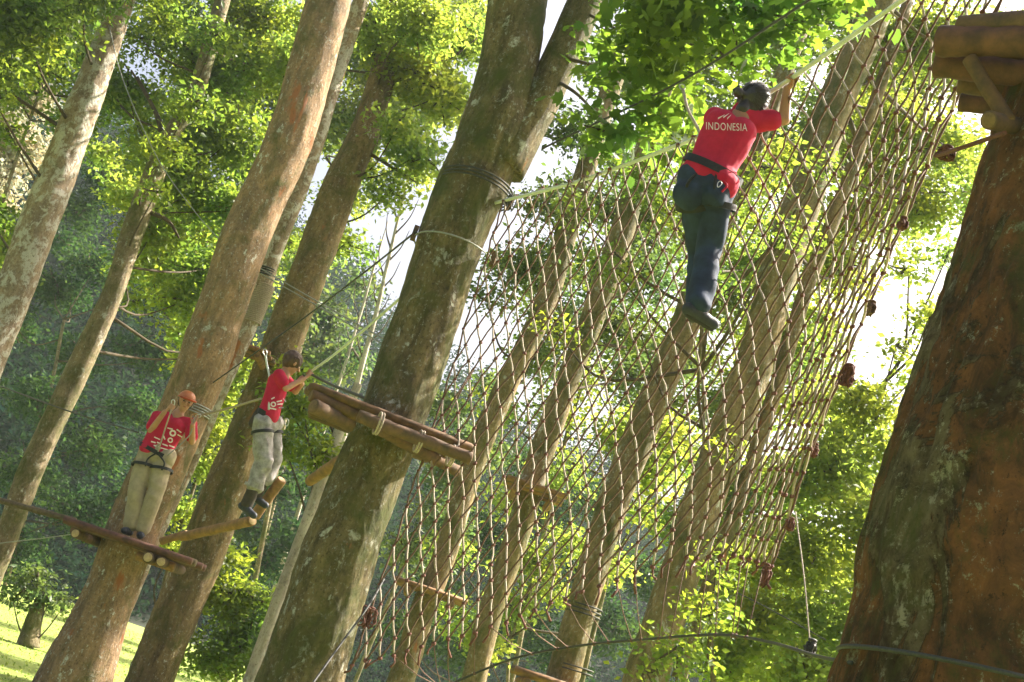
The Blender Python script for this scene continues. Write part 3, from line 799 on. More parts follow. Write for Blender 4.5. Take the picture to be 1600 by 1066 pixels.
lo = obj('foot_log', logmb(a, b, .032, seed=6), [M['plank'], M['endgrain']], origin=a)
tag(lo, 'slim grey log leading off the left platform past the frame edge', 'log')

# centre platform
zc = PY(610, 655, 8.6).z
root = empty('tree_platform', PZ(610, 660, zc), 'log platform around the large centre trunk beside the net', 'platform', 'platforms fixed to trunks')
L0 = PZ(482, 604, zc); L1 = PZ(738, 702, zc)
dl = (L1 - L0).normalized(); nrm = Vector((0, 0, 1)).cross(dl).normalized()
if nrm.y < 0: nrm = -nrm
print('platform2', L0, L1, nrm)
for k in range(8):
    off = nrm * (.15 * k)
    if k in (2, 3, 4, 5):
        segs = [(0.12, .22), (.80, 1.0)] if k != 2 else [(.06, 1)]
    else:
        segs = [(0 if k < 2 else .14, 1)]
    for s, e in segs:
        a = L0.lerp(L1, s) + off + dl * .05 * math.sin(k * 3.1); b = L0.lerp(L1, e) + off + dl * .05 * math.sin(k * 1.7)
        mb = MB(); mb.tube([a.lerp(b, t) for t in (0, .02, .3, .6, .98, 1)], [.045, .07, .075, .072, .07, .045], 10, 0, .1, 5, k * 7, squash=(.52, 1) if abs(dl.cross(Vector((0, 1, 0))).z) > .5 else (1, .52))
        obj('deck_board', mb, [M['logdark'] if k % 2 else M['logmid']], root)
for (p0, p1, r, mt, dz) in (((486, 618), (606, 668), .045, 'logmid', -.06), ((588, 668), (715, 736), .045, 'logmid', -.12), ((490, 634), (548, 664), .05, 'logdark', -.13), ((560, 650), (735, 716), .045, 'logdark', -.09)):
    log_part('beam', PZ(*p0, zc + dz), PZ(*p1, zc + dz), r, M[mt], root, r * 90)
# lashings on the centre platform
for (x, y) in ((592, 662), (655, 690), (706, 712)):
    mb = MB()
    q = PZ(x, y, zc - .1)
    for j in range(2):
        c = q + dl * (.018 * j - .01)
        pts = [c + nrm * (.075 * math.cos(t)) + Vector((0, 0, .075 * math.sin(t))) for t in np.linspace(0, 2 * math.pi, 17)]
        mb.tube(pts, .007, 5, cap=False)
    obj('lashing', mb, [M['ropew']], root)

# top right platform
zt = 4.3
root = empty('tree_platform', PZ(1580, 120, zt), 'heavy reddish log platform at the top right corner', 'platform', 'platforms fixed to trunks')
for k, (p0, p1, r, mt, dz) in enumerate([((1468, 66), (1680, 62), .058, 'logred', 0.0), ((1462, 100), (1680, 124), .05, 'logred', -.02), ((1478, 84), (1680, 92), .045, 'logdark', .05),
                                         ((1500, 160), (1680, 182), .034, 'logred', -.14), ((1500, 128), (1680, 152), .05, 'logdark', .02), ((1500, 45), (1680, 34), .05, 'logdark', .06)]):
    log_part('deck_log', PZ(*p0, zt + dz), PZ(*p1, zt + dz), r, M[mt], root, k * 4.1)
a = PZ(1515, 92, zt - .07); b = PY(1575, 190, 4.0)
log_part('brace', a, b, .028, M['logmid'], root, 9)
log_part('cross_log', PY(1545, 188, 3.95), PY(1600, 200, 4.1), .032, M['logdark'], root, 12)

# small far platforms
def far_platform(p0, p1, Y, label, dz=.03, th=.045):
    a = PY(*p0, Y); b = PY(*p1, Y)
    z = (a.z + b.z) / 2; a.z = b.z = z
    root = empty('tree_platform', (a + b) / 2, label, 'platform', 'platforms fixed to trunks')
    for k in range(5):
        mb = MB()
        off = Vector((.02 * math.sin(k * 5), -.3 + k * .15, .01 * (k % 2)))
        mb.tube([a + off, (a + b) / 2 + off, b + off], [.07, .074, .07], 8, 0, .1, 5, k, squash=(.45, 1) )
        obj('deck_board', mb, [M['plank'] if k % 2 else M['log']], root)
    for t in (.2, .8):
        q = a.lerp(b, t)
        log_part('cross_log', q + Vector((0, -.38, -.08)), q + Vector((0, .4, -.08)), th, M['log'], root)
far_platform((618, 906), (728, 944), 15.3, 'small plank platform low on the leftmost tan trunk behind the net')
far_platform((790, 750), (880, 784), 14.0, 'small plank platform higher up on the second tan trunk')
far_platform((800, 1046), (905, 1080), 12.4, 'small plank platform cut by the bottom edge below the net')
far_platform((350, 535), (425, 562), 16.4, 'short dark platform behind the boy at the brown trunk')

# log bridge steps
GB = 'logs of the swinging log bridge'
def step(p0, y0, p1, y1, rpx, label, mt='log'):
    a = PY(*p0, y0); b = PY(*p1, y1)
    o = obj('bridge_log', logmb(a, b, pxm(a, rpx), n=14, seed=p0[0]), [M[mt], M['endgrain']], origin=a)
    tag(o, label, 'log', GB)
    return a, b
sa = step((252, 846), 13.6, (292, 834), 13.5, 6, 'shortest bridge log touching the left platform')
sb = step((285, 839), 13.4, (394, 814), 12.4, 7.5, 'long bridge log between left platform and the boy')
sc_ = step((398, 806), 12.2, (440, 750), 12.0, 8.5, 'bridge log under the boy\'s feet, steeply tilted')
se = step((484, 752), 10.6, (560, 700), 9.5, 8.5, 'orange bridge log running behind the centre trunk')

# ------------------------------------------------------------------ cables and ropes
def cable(name, pts, r, mat, label, cat='cable', group=None, n=40, sag=0):
    q = [tuple(PY(p[0], p[1], p[2])) for p in pts]
    sp = [Vector(p) for p in spline(q, n)]
    if sag:
        for i, p in enumerate(sp):
            t = i / (n - 1); p.z -= sag * 4 * t * (1 - t)
    mb = MB(); mb.tube(sp, r, 6)
    o = obj(name, mb, [mat], origin=sp[0])
    tag(o, label, cat, group)
    return sp
GC = 'cables strung between the trunks'
cable('cable', [(848, 232, 9.0), (1062, 128, 7.4), (1252, 8, 6.2), (1400, -90, 5.4)], .008, M['cabled'], 'dark safety cable above the climber', group=GC)
cable('cable', [(300, 652, 14.3), (350, 640, 13.8), (408, 623, 12.9)], .013, M['ropew'], 'pale rope from the left trunk to the boy', 'rope', GC)
cable('cable', [(484, 582, 12.0), (540, 540, 10.6), (655, 440, 9.2)], .011, M['cablew'], 'white rope from the boy\'s hand to the centre trunk', 'rope', GC)
cable('cable', [(484, 584, 12.0), (520, 602, 11.0), (590, 630, 9.0)], .013, M['cabled'], 'dark rope above the left end of the centre platform', 'rope', GC)
cable('cable', [(330, 600, 14.6), (460, 508, 12.0), (560, 433, 10.4), (650, 362, 9.0)], .008, M['cabled'], 'thin dark cable from the reddish trunk to the upper band of the centre trunk', group=GC)
cable('cable', [(408, 420, 15.7), (506, 477, 13.0), (640, 552, 9.4)], .008, M['cable'], 'upper of two grey cables crossing the haze', group=GC)
cable('cable', [(408, 428, 15.7), (506, 484, 13.0), (640, 562, 9.4)], .008, M['cable'], 'lower of two grey cables crossing the haze', group=GC)
cable('cable', [(-20, 596, 17), (100, 640, 16), (216, 676, 14.9)], .009, M['cabled'], 'dark sagging cable at the left behind the helmeted person', group=GC)
cable('cable', [(-10, 850, 17), (60, 842, 16), (150, 830, 14.9)], .006, M['cable'], 'thin pale wire under the left platform', group=GC)
cable('cable', [(170, 40, 15.8), (193, 127, 15.6), (245, 245, 15.4), (300, 325, 15.0), (352, 385, 14.6)], .006, M['cable'], 'thin grey wire slanting across the upper left leaves', group=GC)
cable('cable', [(480, 1080, 7.9), (530, 1010, 8.2), (575, 948, 8.4), (600, 905, 8.7)], .007, M['cabled'], 'dark rope crossing the foot of the centre trunk', 'rope', GC)
cable('cable', [(1243, 800, 6.0), (1256, 900, 5.7), (1266, 1012, 5.5)], .0035, M['ropew'], 'thin straight cord hanging at the right below the net', 'rope', GC)
cable('cable', [(1290, 1000, 10.5), (1180, 940, 10.5), (1100, 905, 10.6)], .006, M['cabled'], 'thin dark wire among the leaves at lower right', group=GC)
cable('cable', [(1570, 208, 3.85), (1500, 232, 4.3), (1462, 244, 4.7)], .009, M['knot'], 'short red-brown rope tying the net to the near trunk', 'rope', GC)
cable('cable', [(700, 640, 8.6), (740, 575, 8.7), (690, 668, 8.5)], .004, M['ropeb'], 'loose thin cord at the edge of the centre trunk', 'rope', GC)

topc = [(770, 318, 9.0), (850, 298, 8.5), (905, 283, 8.3), (985, 255, 7.9), (1045, 232, 7.55), (1092, 213, 7.3), (1150, 178, 7.0), (1240, 120, 6.5), (1320, 64, 6.0), (1410, 0, 5.55), (1530, -90, 5.1), (1650, -185, 4.7)]
botc = [(690, 1075, 9.2), (800, 1030, 8.8), (900, 1010, 8.2), (1000, 1000, 7.5), (1120, 992, 6.8), (1200, 1003, 6.0), (1275, 1025, 5.0), (1330, 1036, 4.1)]
cable('net_cable', topc, .014, M['cablew'], 'thick pale cable along the top of the cargo net', group='cables holding the cargo net', n=80)
cable('net_cable', botc, .008, M['cabled'], 'dark cable running below the cargo net to the near trunk', group='cables holding the cargo net', n=60)

# bands round trunks
def band(px0, py0, px1, py1, Y, rfac, n, r, mat, label, pitch=.018, tilt=0.0, name='trunk_band', pads=0):
    a = PY(px0, py0, Y); b = PY(px1, py1, Y)
    c = (a + b) / 2; R0 = (a - b).length / 2 * rfac
    ax = (b - a).normalized()
    mb = MB()
    for j in range(n):
        pts = []
        for t in np.linspace(0, 2 * math.pi, 41):
            pts.append(c + ax * R0 * math.cos(t) + Vector((0, 1, 0)) * R0 * math.sin(t) + Vector((0, 0, pitch * j + tilt * math.sin(t))))
        mb.tube(pts, r, 6, cap=False)
    o = empty(name, c, label, 'rope band', 'bands wound round trunks')
    obj('coil', mb, [mat], o)
    for k in range(pads):
        t = math.pi + .12 + (math.pi - .24) * k / max(1, pads - 1)
        q = c + ax * R0 * 1.03 * math.cos(t) + Vector((0, 1, 0)) * R0 * 1.03 * math.sin(t)
        tan = (-ax * math.sin(t) + Vector((0, 1, 0)) * math.cos(t))
        rad = (ax * math.cos(t) + Vector((0, 1, 0)) * math.sin(t))
        m2 = MB(); m2.box(q + Vector((0, 0, .03)), [tan * .03, rad * .018, Vector((0, 0, .055))])
        obj('wood_pad', m2, [M['logdark']], o, smooth=False)
    return o
band(687, 283, 795, 318, 9.1, 1.04, 3, .008, M['cabled'], 'upper cable band round the centre trunk', .028, -.02, pads=0)
band(650, 374, 764, 412, 9.1, 1.05, 1, .007, M['cable'], 'lower grey band with two wooden pads on the centre trunk', .02, -.02, pads=2)
band(383, 500, 403, 506, 15.9, 1.35, 22, .010, M['ropew'], 'long pale rope coil on the narrow trunk', .024)
band(402, 428, 424, 434, 15.9, 1.25, 4, .012, M['cabled'], 'short dark coil above the pale coil on the narrow trunk', .03)
band(258, 632, 326, 655, 14.7, 1.0, 4, .010, M['cable'], 'cable coil beside the helmeted person on the reddish trunk', .03)
band(1330, 1012, 1740, 1120, 4.15, 1.04, 1, .008, M['cabled'], 'dark cable band low on the near trunk', .03)
band(885, 952, 935, 968, 12.6, 1.08, 3, .007, M['cabled'], 'dark coil on the tan trunk under the net', .04)
band(868, 1040, 922, 1056, 12.6, 1.10, 2, .007, M['cabled'], 'dark coil just above the bottom platform', .04)

# ------------------------------------------------------------------ cargo net
NC, NR = 31, 26
def colx(tab, i):
    xs = [t[0] for t in tab]
    return [float(np.interp(i, xs, [t[k] for t in tab])) for k in range(1, len(tab[0]))]
TOP = [(0, 786, 314, 8.85), (8, 985, 255, 7.9), (11, 1062, 225, 7.45), (14, 1150, 178, 7.0), (16, 1222, 132, 6.6), (20, 1385, 18, 5.7), (26, 1650, -185, 4.75)]
MID = [(0, 682, 650, 8.85), (8, 892, 625, 8.0), (14, 1092, 545, 7.2), (16, 1160, 515, 6.9), (20, 1290, 440, 6.2), (26, 1395, 385, 5.5)]
BOT = [(0, 550, 1040, 8.85), (8, 755, 985, 8.2), (13, 895, 930, 7.7), (18, 1060, 872, 7.1), (22, 1150, 868, 6.7), (26, 1205, 885, 6.3)]
def net_pt(u, v):
    u = u * 26 / NC
    a, b, c = colx(TOP, u), colx(MID, u), colx(BOT, u)
    # smooth quadratic through three
    q = [(1 - v) * (1 - 2 * v) * a[k] + 4 * v * (1 - v) * b[k] + v * (2 * v - 1) * c[k] for k in range(3)]
    # gathering of the right part: slack folds
    g = max(0, (u - 17) / 9)
    q[2] += .18 * g * math.sin(u * 1.7) * math.sin(v * 3.1) + .05 * math.sin(u * .9 + v * 4)
    jx = 4.5 * noise.noise(Vector((u * .9, v * 18, 1))); jy = 4.5 * noise.noise(Vector((u * .9, v * 18, 9)))
    p = PY(q[0] + jx, q[1] + jy, q[2])
    # weight of the climber
    return p
netroot = empty('cargo_net', PY(890, 640, 8.0), 'big knotted rope cargo net hanging across the right half', 'cargo net')
node = {}
def nodept(i2, j):
    k = (i2, j)
    if k not in node:
        node[k] = net_pt(min(max(i2 / 2, 0), NC), j / NR)
    return node[k]
def strand(s, dirn):
    """half-columns; strand starts at half column s on row 0 and steps dirn per row, reflecting at the sides ends it"""
    out = []
    for j in range(NR + 1):
        i2 = s + dirn * j
        if 0 <= i2 <= 2 * NC:
            out.append(nodept(i2, j))
    return out
def knot(mb, p, r, mi):
    t = rng.normal(size=3); t = Vector(t).normalized()
    x = t.orthogonal().normalized(); y = t.cross(x)
    mb.ellipsoid(p, [x * r * 1.15, y * r * .8, t * r], 6, 4, mi)
def rope_pts(pts, jit=.005):
    out = [pts[0]]
    for a, b in zip(pts[:-1], pts[1:]):
        m = (a + b) / 2 + Vector(rng.normal(size=3)) * jit
        out += [m, b]
    return out
for s in range(-NR - (NR % 2), 2 * NC + 1, 2):
    pts = strand(s, 1)
    if len(pts) > 1:
        mb = MB(); mb.tube(rope_pts(pts), .0066, 6)
        for p in pts: knot(mb, p, .0135 * rng.uniform(.8, 1.25), 1)
        obj('pale_strand', mb, [M['ropew'], M['knot']], netroot)
for s in range(0, 2 * NC + NR + 2, 2):
    pts = strand(s, -1)
    if len(pts) > 1:
        mb = MB(); mb.tube(rope_pts(pts), .0056, 6)
        obj('brown_strand', mb, [M['ropeb']], netroot)
for u in (0, 2 * NC):
    pts = [nodept(u, j) for j in range(NR + 1)]
    pts = [p + Vector((0, 0, .0)) for p in pts]
    mb = MB(); mb.tube(rope_pts(pts), .0065, 6)
    obj('edge_rope', mb, [M['ropeb']], netroot)
# hanging loops along the top and tails at the bottom
tcp = [Vector(p) for p in spline([tuple(PY(*p)) for p in topc], 400)]
for i2 in range(0, 2 * NC + 1, 2):
    p = nodept(i2, 0)
    q = min(tcp, key=lambda c: (c - p).length)
    mb = MB()
    mb.tube([p, p.lerp(q, .5) + Vector((.012, 0, 0)), q + Vector((0, -.014, .016)), q + Vector((0, .014, .016)), p.lerp(q, .5) - Vector((.012, 0, 0)), p], .0065, 6)
    obj('top_loop', mb, [M['ropew']], netroot)
for i2 in range(0, 2 * NC + 1, 2):
    mb = MB()
    p = nodept(i2, NR)
    for k in range(1):
        L = rng.uniform(.03, .12)
        e = p + Vector((rng.normal() * .03, rng.normal() * .03, -L))
        mb.tube([p, p.lerp(e, .5) + Vector(rng.normal(size=3)) * .012, e], [.006, .006, .009], 5)
    knot(mb, p, .017, 0)
    obj('tail_knot', mb, [M['knot']], netroot)
# lower tie ropes to the bottom cable
bcp = [Vector(p) for p in spline([tuple(PY(*p)) for p in botc], 300)]
for i2 in range(6, 2 * NC, 3):
    p = nodept(i2 - i2 % 2, NR)
    q = min(bcp, key=lambda c: (c - (p + Vector((0, 0, -1)))).length)
    mb = MB(); mb.tube([p, p.lerp(q, .5) + Vector((0, 0, -.02)), q], .0032, 5); knot(mb, q, .014, 0)
    obj('tie_rope', mb, [M['ropeb']], netroot)
# rope bundles
GBU = 'loose rope bundles on the net edge'
def bundle(px, py, Y, hpx, label, mat, w=.5):
    c = PY(px, py, Y); h = pxm(c, hpx)
    mb = MB()
    for k in range(9):
        a = rng.uniform(0, 6.28); rr = h * w * .55 * rng.random()
        o_ = Vector((math.cos(a) * rr, math.sin(a) * rr, 0))
        ww = h * w * rng.uniform(.18, .35); hh = h * rng.uniform(.35, .5)
        rot = rng.uniform(0, 3.14)
        dx = Vector((math.cos(rot), math.sin(rot), 0))
        pts = [c + o_ + dx * ww * math.cos(t) + Vector((0, 0, hh * math.sin(t))) for t in np.linspace(0, 6.283, 18)]
        pts = [q + Vector(rng.normal(size=3)) * h * .045 for q in pts]; pts[-1] = pts[0]
        mb.tube(pts, .0060, 6, cap=False)
    for k in range(3):
        pts = [c + Vector((0, 0, h * .3 + .012 * k)) + Vector((math.cos(t), math.sin(t), 0)) * h * w * .3 for t in np.linspace(0, 6.283, 12)]
        mb.tube(pts, .008, 6, cap=False)
    o = obj('rope_bundle', mb, [mat], origin=c); tag(o, label, 'rope bundle', GBU)
bundle(1324, 588, 5.7, 34, 'largest red rope bundle on the right edge of the net', M['knot'])
bundle(575, 965, 8.6, 34, 'red rope bundle hanging beside the foot of the centre trunk', M['knot'])
bundle(1360, 484, 5.4, 16, 'grey rope bundle against the sky on the net edge', M['ropeb'], .9)
bundle(1272, 706, 6.1, 16, 'small red bundle halfway down the lower net edge', M['knot'])
bundle(1235, 822, 6.2, 15, 'small red bundle near the lower right net corner', M['knot'])
bundle(1195, 900, 6.3, 34, 'long red tangle at the lowest net corner', M['knot'], .3)
bundle(1410, 352, 5.2, 13, 'dark rope knot on the net edge above the grey bundle', M['knot'], .9)
bundle(1478, 243, 4.7, 15, 'red-brown tangle where the net is tied near the platform', M['knot'], 1.4)
bundle(1266, 1016, 5.4, 22, 'dark knot on the lower net cable beside the near trunk', M['cabled'], .7)
bundle(797, 318, 8.9, 26, 'dark knot fixing the net cable to the centre trunk', M['cabled'], .6)

# ------------------------------------------------------------------ people
def remesh(mb, voxel, smooth=4, nz=0., nf=9., seed=0.):
    me = mb.mesh('tmp', [M['skin']])
    o = bpy.data.objects.new('tmp', me); col.objects.link(o)
    r = o.modifiers.new('r', 'REMESH'); r.mode = 'VOXEL'; r.voxel_size = voxel; r.use_smooth_shade = True
    s = o.modifiers.new('s', 'SMOOTH'); s.iterations = smooth; s.factor = .5
    dg = bpy.context.evaluated_depsgraph_get()
    ev = o.evaluated_get(dg)
    m2 = bpy.data.meshes.new_from_object(ev)
    bpy.data.objects.remove(o)
    n = len(m2.vertices)
    co = np.empty(n * 3, np.float32); m2.vertices.foreach_get('co', co); co = co.reshape(-1, 3)
    if nz:
        no = np.empty(n * 3, np.float32); m2.vertices.foreach_get('normal', no); no = no.reshape(-1, 3)
        for i in range(n):
            q = Vector(co[i].tolist())
            # ridge-like folds
            q = Vector((q.x + .45 * q.z, q.y, q.z))
            f = noise.noise(Vector((q.x * nf + seed, q.y * nf, q.z * nf * .7)))
            g_ = 1 - abs(noise.noise(Vector((q.x * nf * .7 + seed, q.y * nf * .7, q.z * nf * .8 + 4)))) * 2
            co[i] += no[i] * nz * (f + .8 * g_)
        m2.vertices.foreach_set('co', co.ravel())
    m2.polygons.foreach_set('use_smooth', [True] * len(m2.polygons))
    return m2

def part(name, me, mat, root):
    me.materials.clear(); me.materials.append(mat)
    o = bpy.data.objects.new(name, me); col.objects.link(o); o.parent = root
    o.location = -Vector(root.location)       # mesh is in world coordinates
    me.transform(Matrix.Translation(-Vector(root.location))); o.location = (0, 0, 0)
    return o

def grip(mb, wrist, H, ropedir, s=1.0, thumb=1):
    """hand closed round a rope through H along ropedir"""
    r = ropedir.normalized()
    w_ = (wrist - H); w_ = (w_ - r * w_.dot(r)).normalized()       # from rope towards wrist, perpendicular to rope
    n_ = r.cross(w_)
    R1 = .024 * s
    kn = H + w_ * R1 * .9 + n_ * R1 * .9
    # palm
    for k in (-1.2, -.4, .4, 1.2):
        mb.capsule(wrist + r * k * .010 * s, kn + r * k * .021 * s, .014 * s, .0125 * s, 8)
    for q, k in enumerate((-1.5, -.5, .5, 1.5)):
        ln = (3.6, 4.0, 3.9, 3.3)[q]
        o_ = H + r * k * .0175 * s
        a0 = math.pi / 4
        prev = o_ + (w_ * math.cos(a0) + n_ * math.sin(a0)) * R1
        for t in range(1, 4):
            a = a0 + t * ln / 3.9 * 1.05
            cur = o_ + (w_ * math.cos(a) + n_ * math.sin(a)) * R1
            mb.capsule(prev, cur, (.0092 - .0007 * t) * s, (.0086 - .0007 * t) * s, 8)
            prev = cur
    # thumb
    b0 = wrist.lerp(H, .45) + r * thumb * .028 * s
    m_ = H + w_ * R1 * .6 - n_ * R1 * .9 + r * thumb * .03 * s
    e_ = H - w_ * R1 * .6 - n_ * R1 * 1.1 + r * thumb * .012 * s
    mb.capsule(wrist.lerp(H, .2), b0, .014 * s, .012 * s, 8); mb.capsule(b0, m_, .012 * s, .0098 * s, 8); mb.capsule(m_, e_, .0098 * s, .0082 * s, 8)

def head(mb, c, fdir, udir, s):
    """head of height .225*s centred on c"""
    f = fdir.normalized(); u = (udir - f * udir.dot(f)).normalized(); r = f.cross(u)
    h = .1125 * s
    mb.ellipsoid(c + u * h * .22 - f * h * .08, [r * h * .70, f * h * .84, u * h * .80])
    mb.ellipsoid(c - u * h * .36 + f * h * .20, [r * h * .50, f * h * .52, u * h * .60])   # jaw
    mb.ellipsoid(c - u * h * .82 + f * h * .46, [r * h * .20, f * h * .18, u * h * .16])   # chin
    mb.capsule(c + f * h * .72 + u * h * .10, c + f * h * .95 - u * h * .22, h * .07, h * .11, 8)   # nose
    for s_ in (-1, 1):
        mb.ellipsoid(c + r * s_ * h * .70 - u * h * .05 - f * h * .05, [r * h * .09, f * h * .17, u * h * .26], 8, 6)   # ears
        mb.ellipsoid(c + r * s_ * h * .34 + f * h * .62 - u * h * .16, [r * h * .2, f * h * .16, u * h * .16], 8, 6)   # cheeks
    return f, u, r, h

def decal(root, pts2, mat, name, tgt, off=.004):
    """pts2: MB in world space lying in front of the shirt; drop each vertex onto the cloth along the sight line"""
    bv = tgt
    out = MB()
    for v in pts2.v:
        p = Vector(v); d = (p - CAM).normalized()
        hit = bv.ray_cast(p - d * .5, d, 1.5)
        out.v.append(tuple((hit[0] + hit[1] * off) if hit[0] else p))
    out.f = pts2.f; out.m = pts2.m
    return obj(name, out, [mat], root)

def bvh_of(o):
    loc = wloc(o)
    me = o.data
    return BVHTree.FromPolygons([v.co + loc for v in me.vertices], [list(p.vertices) for p in me.polygons])

def text_mb(txt, a, b, height, up, subdiv=True):
    """text from a to b (world), letters of given height"""
    cu = bpy.data.curves.new('t', 'FONT'); cu.body = txt; cu.size = 1; cu.space_character = 1.12
    o = bpy.data.objects.new('t', cu); col.objects.link(o)
    me = bpy.data.meshes.new_from_object(o.evaluated_get(bpy.context.evaluated_depsgraph_get()))
    bpy.data.objects.remove(o)
    xs = [v.co.x for v in me.vertices]; ys = [v.co.y for v in me.vertices]
    x0, x1, y0, y1 = min(xs), max(xs), min(ys), max(ys)
    mb = MB(); d = b - a
    mb.add([a + d * ((v.co.x - x0) / (x1 - x0)) + up * (height * (v.co.y - y0) / (y1 - y0)) for v in me.vertices], [tuple(p.vertices) for p in me.polygons])
    return mb

def shoe(mb, ankle, toe_dir, up, s):
    t = toe_dir.normalized()
    mb.capsule(ankle - up * .045 * s - t * .05 * s, ankle - up * .05 * s + t * .12 * s, .040 * s, .036 * s, 12)
    mb.capsule(ankle + up * .0 * s, ankle - up * .03 * s, .042 * s, .045 * s, 12)
    mb.capsule(ankle - up * .035 * s, ankle - up * .05 * s + t * .09 * s, .044 * s, .036 * s, 12)

def belt_ring(c, ax, r1, r2, u, h, th, mat, root, name='belt'):
    """webbing ring in the plane of ax[0], ax[1]"""
    mb = MB(); n = 36
    vs = []; fs = []
    for k in range(n):
        a = 2 * math.pi * k / n
        d = ax[0] * math.cos(a) * r1 + ax[1] * math.sin(a) * r2
        dn = d.normalized()
        for o_ in (d + u * h, d + dn * th + u * h, d + dn * th - u * h, d - u * h):
            vs.append(c + o_)
    for k in range(n):
        b = 4 * k; e = 4 * ((k + 1) % n)
        for q in range(4):
            fs.append((b + q, b + (q + 1) % 4, e + (q + 1) % 4, e + q))
    mb.add(vs, fs)
    return obj(name, mb, [mat], root, smooth=False)

def strap(pts, w_, th, mat, root, name='strap', facing=None):
    pts = [Vector(p) for p in pts]
    sp = [Vector(p) for p in spline([tuple(p) for p in pts], 14)]
    mb = MB(); mb.tube(sp, w_, 6, squash=None)
    return obj(name, mb, [mat], root)

def carabiner(c, u, r, size, root, name='carabiner'):
    mb = MB()
    pts = [c + u * size * math.sin(t) + r * size * .5 * math.cos(t) * (1 + .25 * math.sin(t)) for t in np.linspace(0, 2 * math.pi, 18)]
    mb.tube(pts, size * .13, 6, cap=False)
    return obj(name, mb, [M['metal']], root)

VIEWUP = Vector((0, 0, 1))
# ---- climber on the net (seen from behind)
def climber():
    Y0 = 6.62
    def p(x, y, d=0): return PY(x, y, Y0 + d)
    pel = p(1106, 283); waist = p(1112, 262); chest = p(1135, 215, .0); neck = p(1160, 180, .03)
    shL = p(1118, 185, .05); shR = p(1190, 190, .04)
    hc = p(1176, 163, .05)
    root = empty('person', p(1090, 505), 'climber seen from behind in red shirt and jeans on the cargo net', 'person')
    up_t = (neck - pel).normalized()
    fdir = Vector((.15, .95, .25)).normalized()
    side = fdir.cross(up_t).normalized()
    # limbs
    elR = p(1225, 186, .02); wrR = p(1230, 140, -.02); haR = PY(1236, 123, 6.52)
    elL = p(1140, 196, .36); wrL = PY(1168, 176, 7.02); haL = PY(1186, 157, 6.82)
    body = MB()
    f, u, r, h = head(body, hc, fdir + Vector((.25, 0, -.05)), Vector((.28, 0, 1)), .98)
    body.capsule(neck - up_t * .03, hc - u * h * .3 - f * h * .1, .052, .048)
    body.capsule(shL, shR, .05, .05); body.capsule(neck - up_t * .03, pel, .07, .06)
    for sh, el, wr in ((shR, elR, wrR), (shL, elL, wrL)):
        body.capsule(sh, el, .044, .037); body.capsule(el, wr, .038, .025)
    rd = (PY(1320, 64, 6.0) - PY(1150, 178, 7.0)).normalized()
    grip(body, wrR, haR, rd, .95, 1); grip(body, wrL, haL, rd, .95, -1)
    hipL = p(1083, 296, .02); hipR = p(1125, 298, .0)
    kneeR = p(1108, 392, .10); ankR = p(1091, 478, -.02)
    kneeL = p(1093, 395, .24); ankL = p(1085, 470, .22)
    for hp, kn, an in ((hipR, kneeR, ankR), (hipL, kneeL, ankL)):
        body.capsule(hp, kn, .05, .035); body.capsule(kn, an, .035, .03)
    bo = part('body', remesh(body, .0065, 3), M['skin'], root)
    # shirt
    sh = MB()
    sh.capsule(shL - up_t * .005, shR - up_t * .005, .060, .062); sh.capsule(shL.lerp(shR, .5) - up_t * .01, neck + up_t * .012, .07, .066); sh.capsule(shR, neck, .06, .062)
    for k in (-1, 1):
        sh.capsule(chest + side * k * .055 + up_t * .05, waist + side * k * .045 - up_t * .01, .098, .088)
        sh.capsule(waist + side * k * .045, pel + side * k * .055 + up_t * .015, .092, .116)
    sh.capsule(shR, shR.lerp(elR, .42), .062, .064); sh.capsule(shL, shL.lerp(elL, .6), .062, .058)
    so = part('shirt', remesh(sh, .008, 4, .007, 8, 2), M['redcloth'], root)
    # trousers
    tr = MB()
    tr.capsule(hipL + up_t * .01, hipR + up_t * .01, .092, .092); tr.capsule(pel - up_t * .02 - side * .06, pel - up_t * .02 + side * .06, .105, .105)
    tr.capsule(hipL - f * .02, hipL - f * .035 - up_t * .05, .09, .082); tr.capsule(hipR - f * .02, hipR - f * .035 - up_t * .05, .092, .085)
    tr.capsule(hipR, kneeR, .090, .068); tr.capsule(kneeR, ankR + Vector((0, 0, .02)), .072, .066)
    tr.capsule(hipL, kneeL, .090, .066); tr.capsule(kneeL, ankL, .064, .052)
    part('jeans', remesh(tr, .009, 4, .011, 9, 5), M['denim'], root)
    # pockets
    pk = MB()
    for hp in (hipL, hipR):
        q = hp - f * .095 - up_t * .01
        pk.tube([q + side * .04 + up_t * .04, q - side * .04 + up_t * .04, q - side * .04 - up_t * .04, q - up_t * .055, q + side * .04 - up_t * .04, q + side * .04 + up_t * .04], .003, 4)
    # shoes
    so1 = MB(); shoe(so1, ankR, Vector((.92, .38, -.05)), Vector((0, 0, 1)), 1.0)
    part('shoe', remesh(so1, .007, 2), M['shoe'], root)
    so1 = MB(); shoe(so1, ankL, Vector((.3, .95, -.1)), Vector((0, 0, 1)), .95)
    part('shoe', remesh(so1, .007, 2), M['shoe'], root)
    tr_ = (Vector((.92, .38, -.05))).normalized()
    mb = MB(); mb.capsule(ankR + Vector((0, 0, -.078)) - tr_ * .05, ankR + Vector((0, 0, -.080)) + tr_ * .12, .017, .016, 10)
    part('shoe_sole', remesh(mb, .006, 1), M['rubber'], root)
    # hair: cap of strands plus bun
    hb = MB()
    hb.ellipsoid(hc + u * h * .25 - f * h * .18, [r * h * .80, f * h * .88, u * h * .88])
    hb.ellipsoid(hc - u * h * .25 - f * h * .45, [r * h * .62, f * h * .45, u * h * .5])
    hb.capsule(hc - f * h * .45 - u * h * .2, neck - f * .045 + up_t * .025, h * .55, h * .38)
    bun = hc + u * h * .35 - f * h * .9 - CX * h * .75
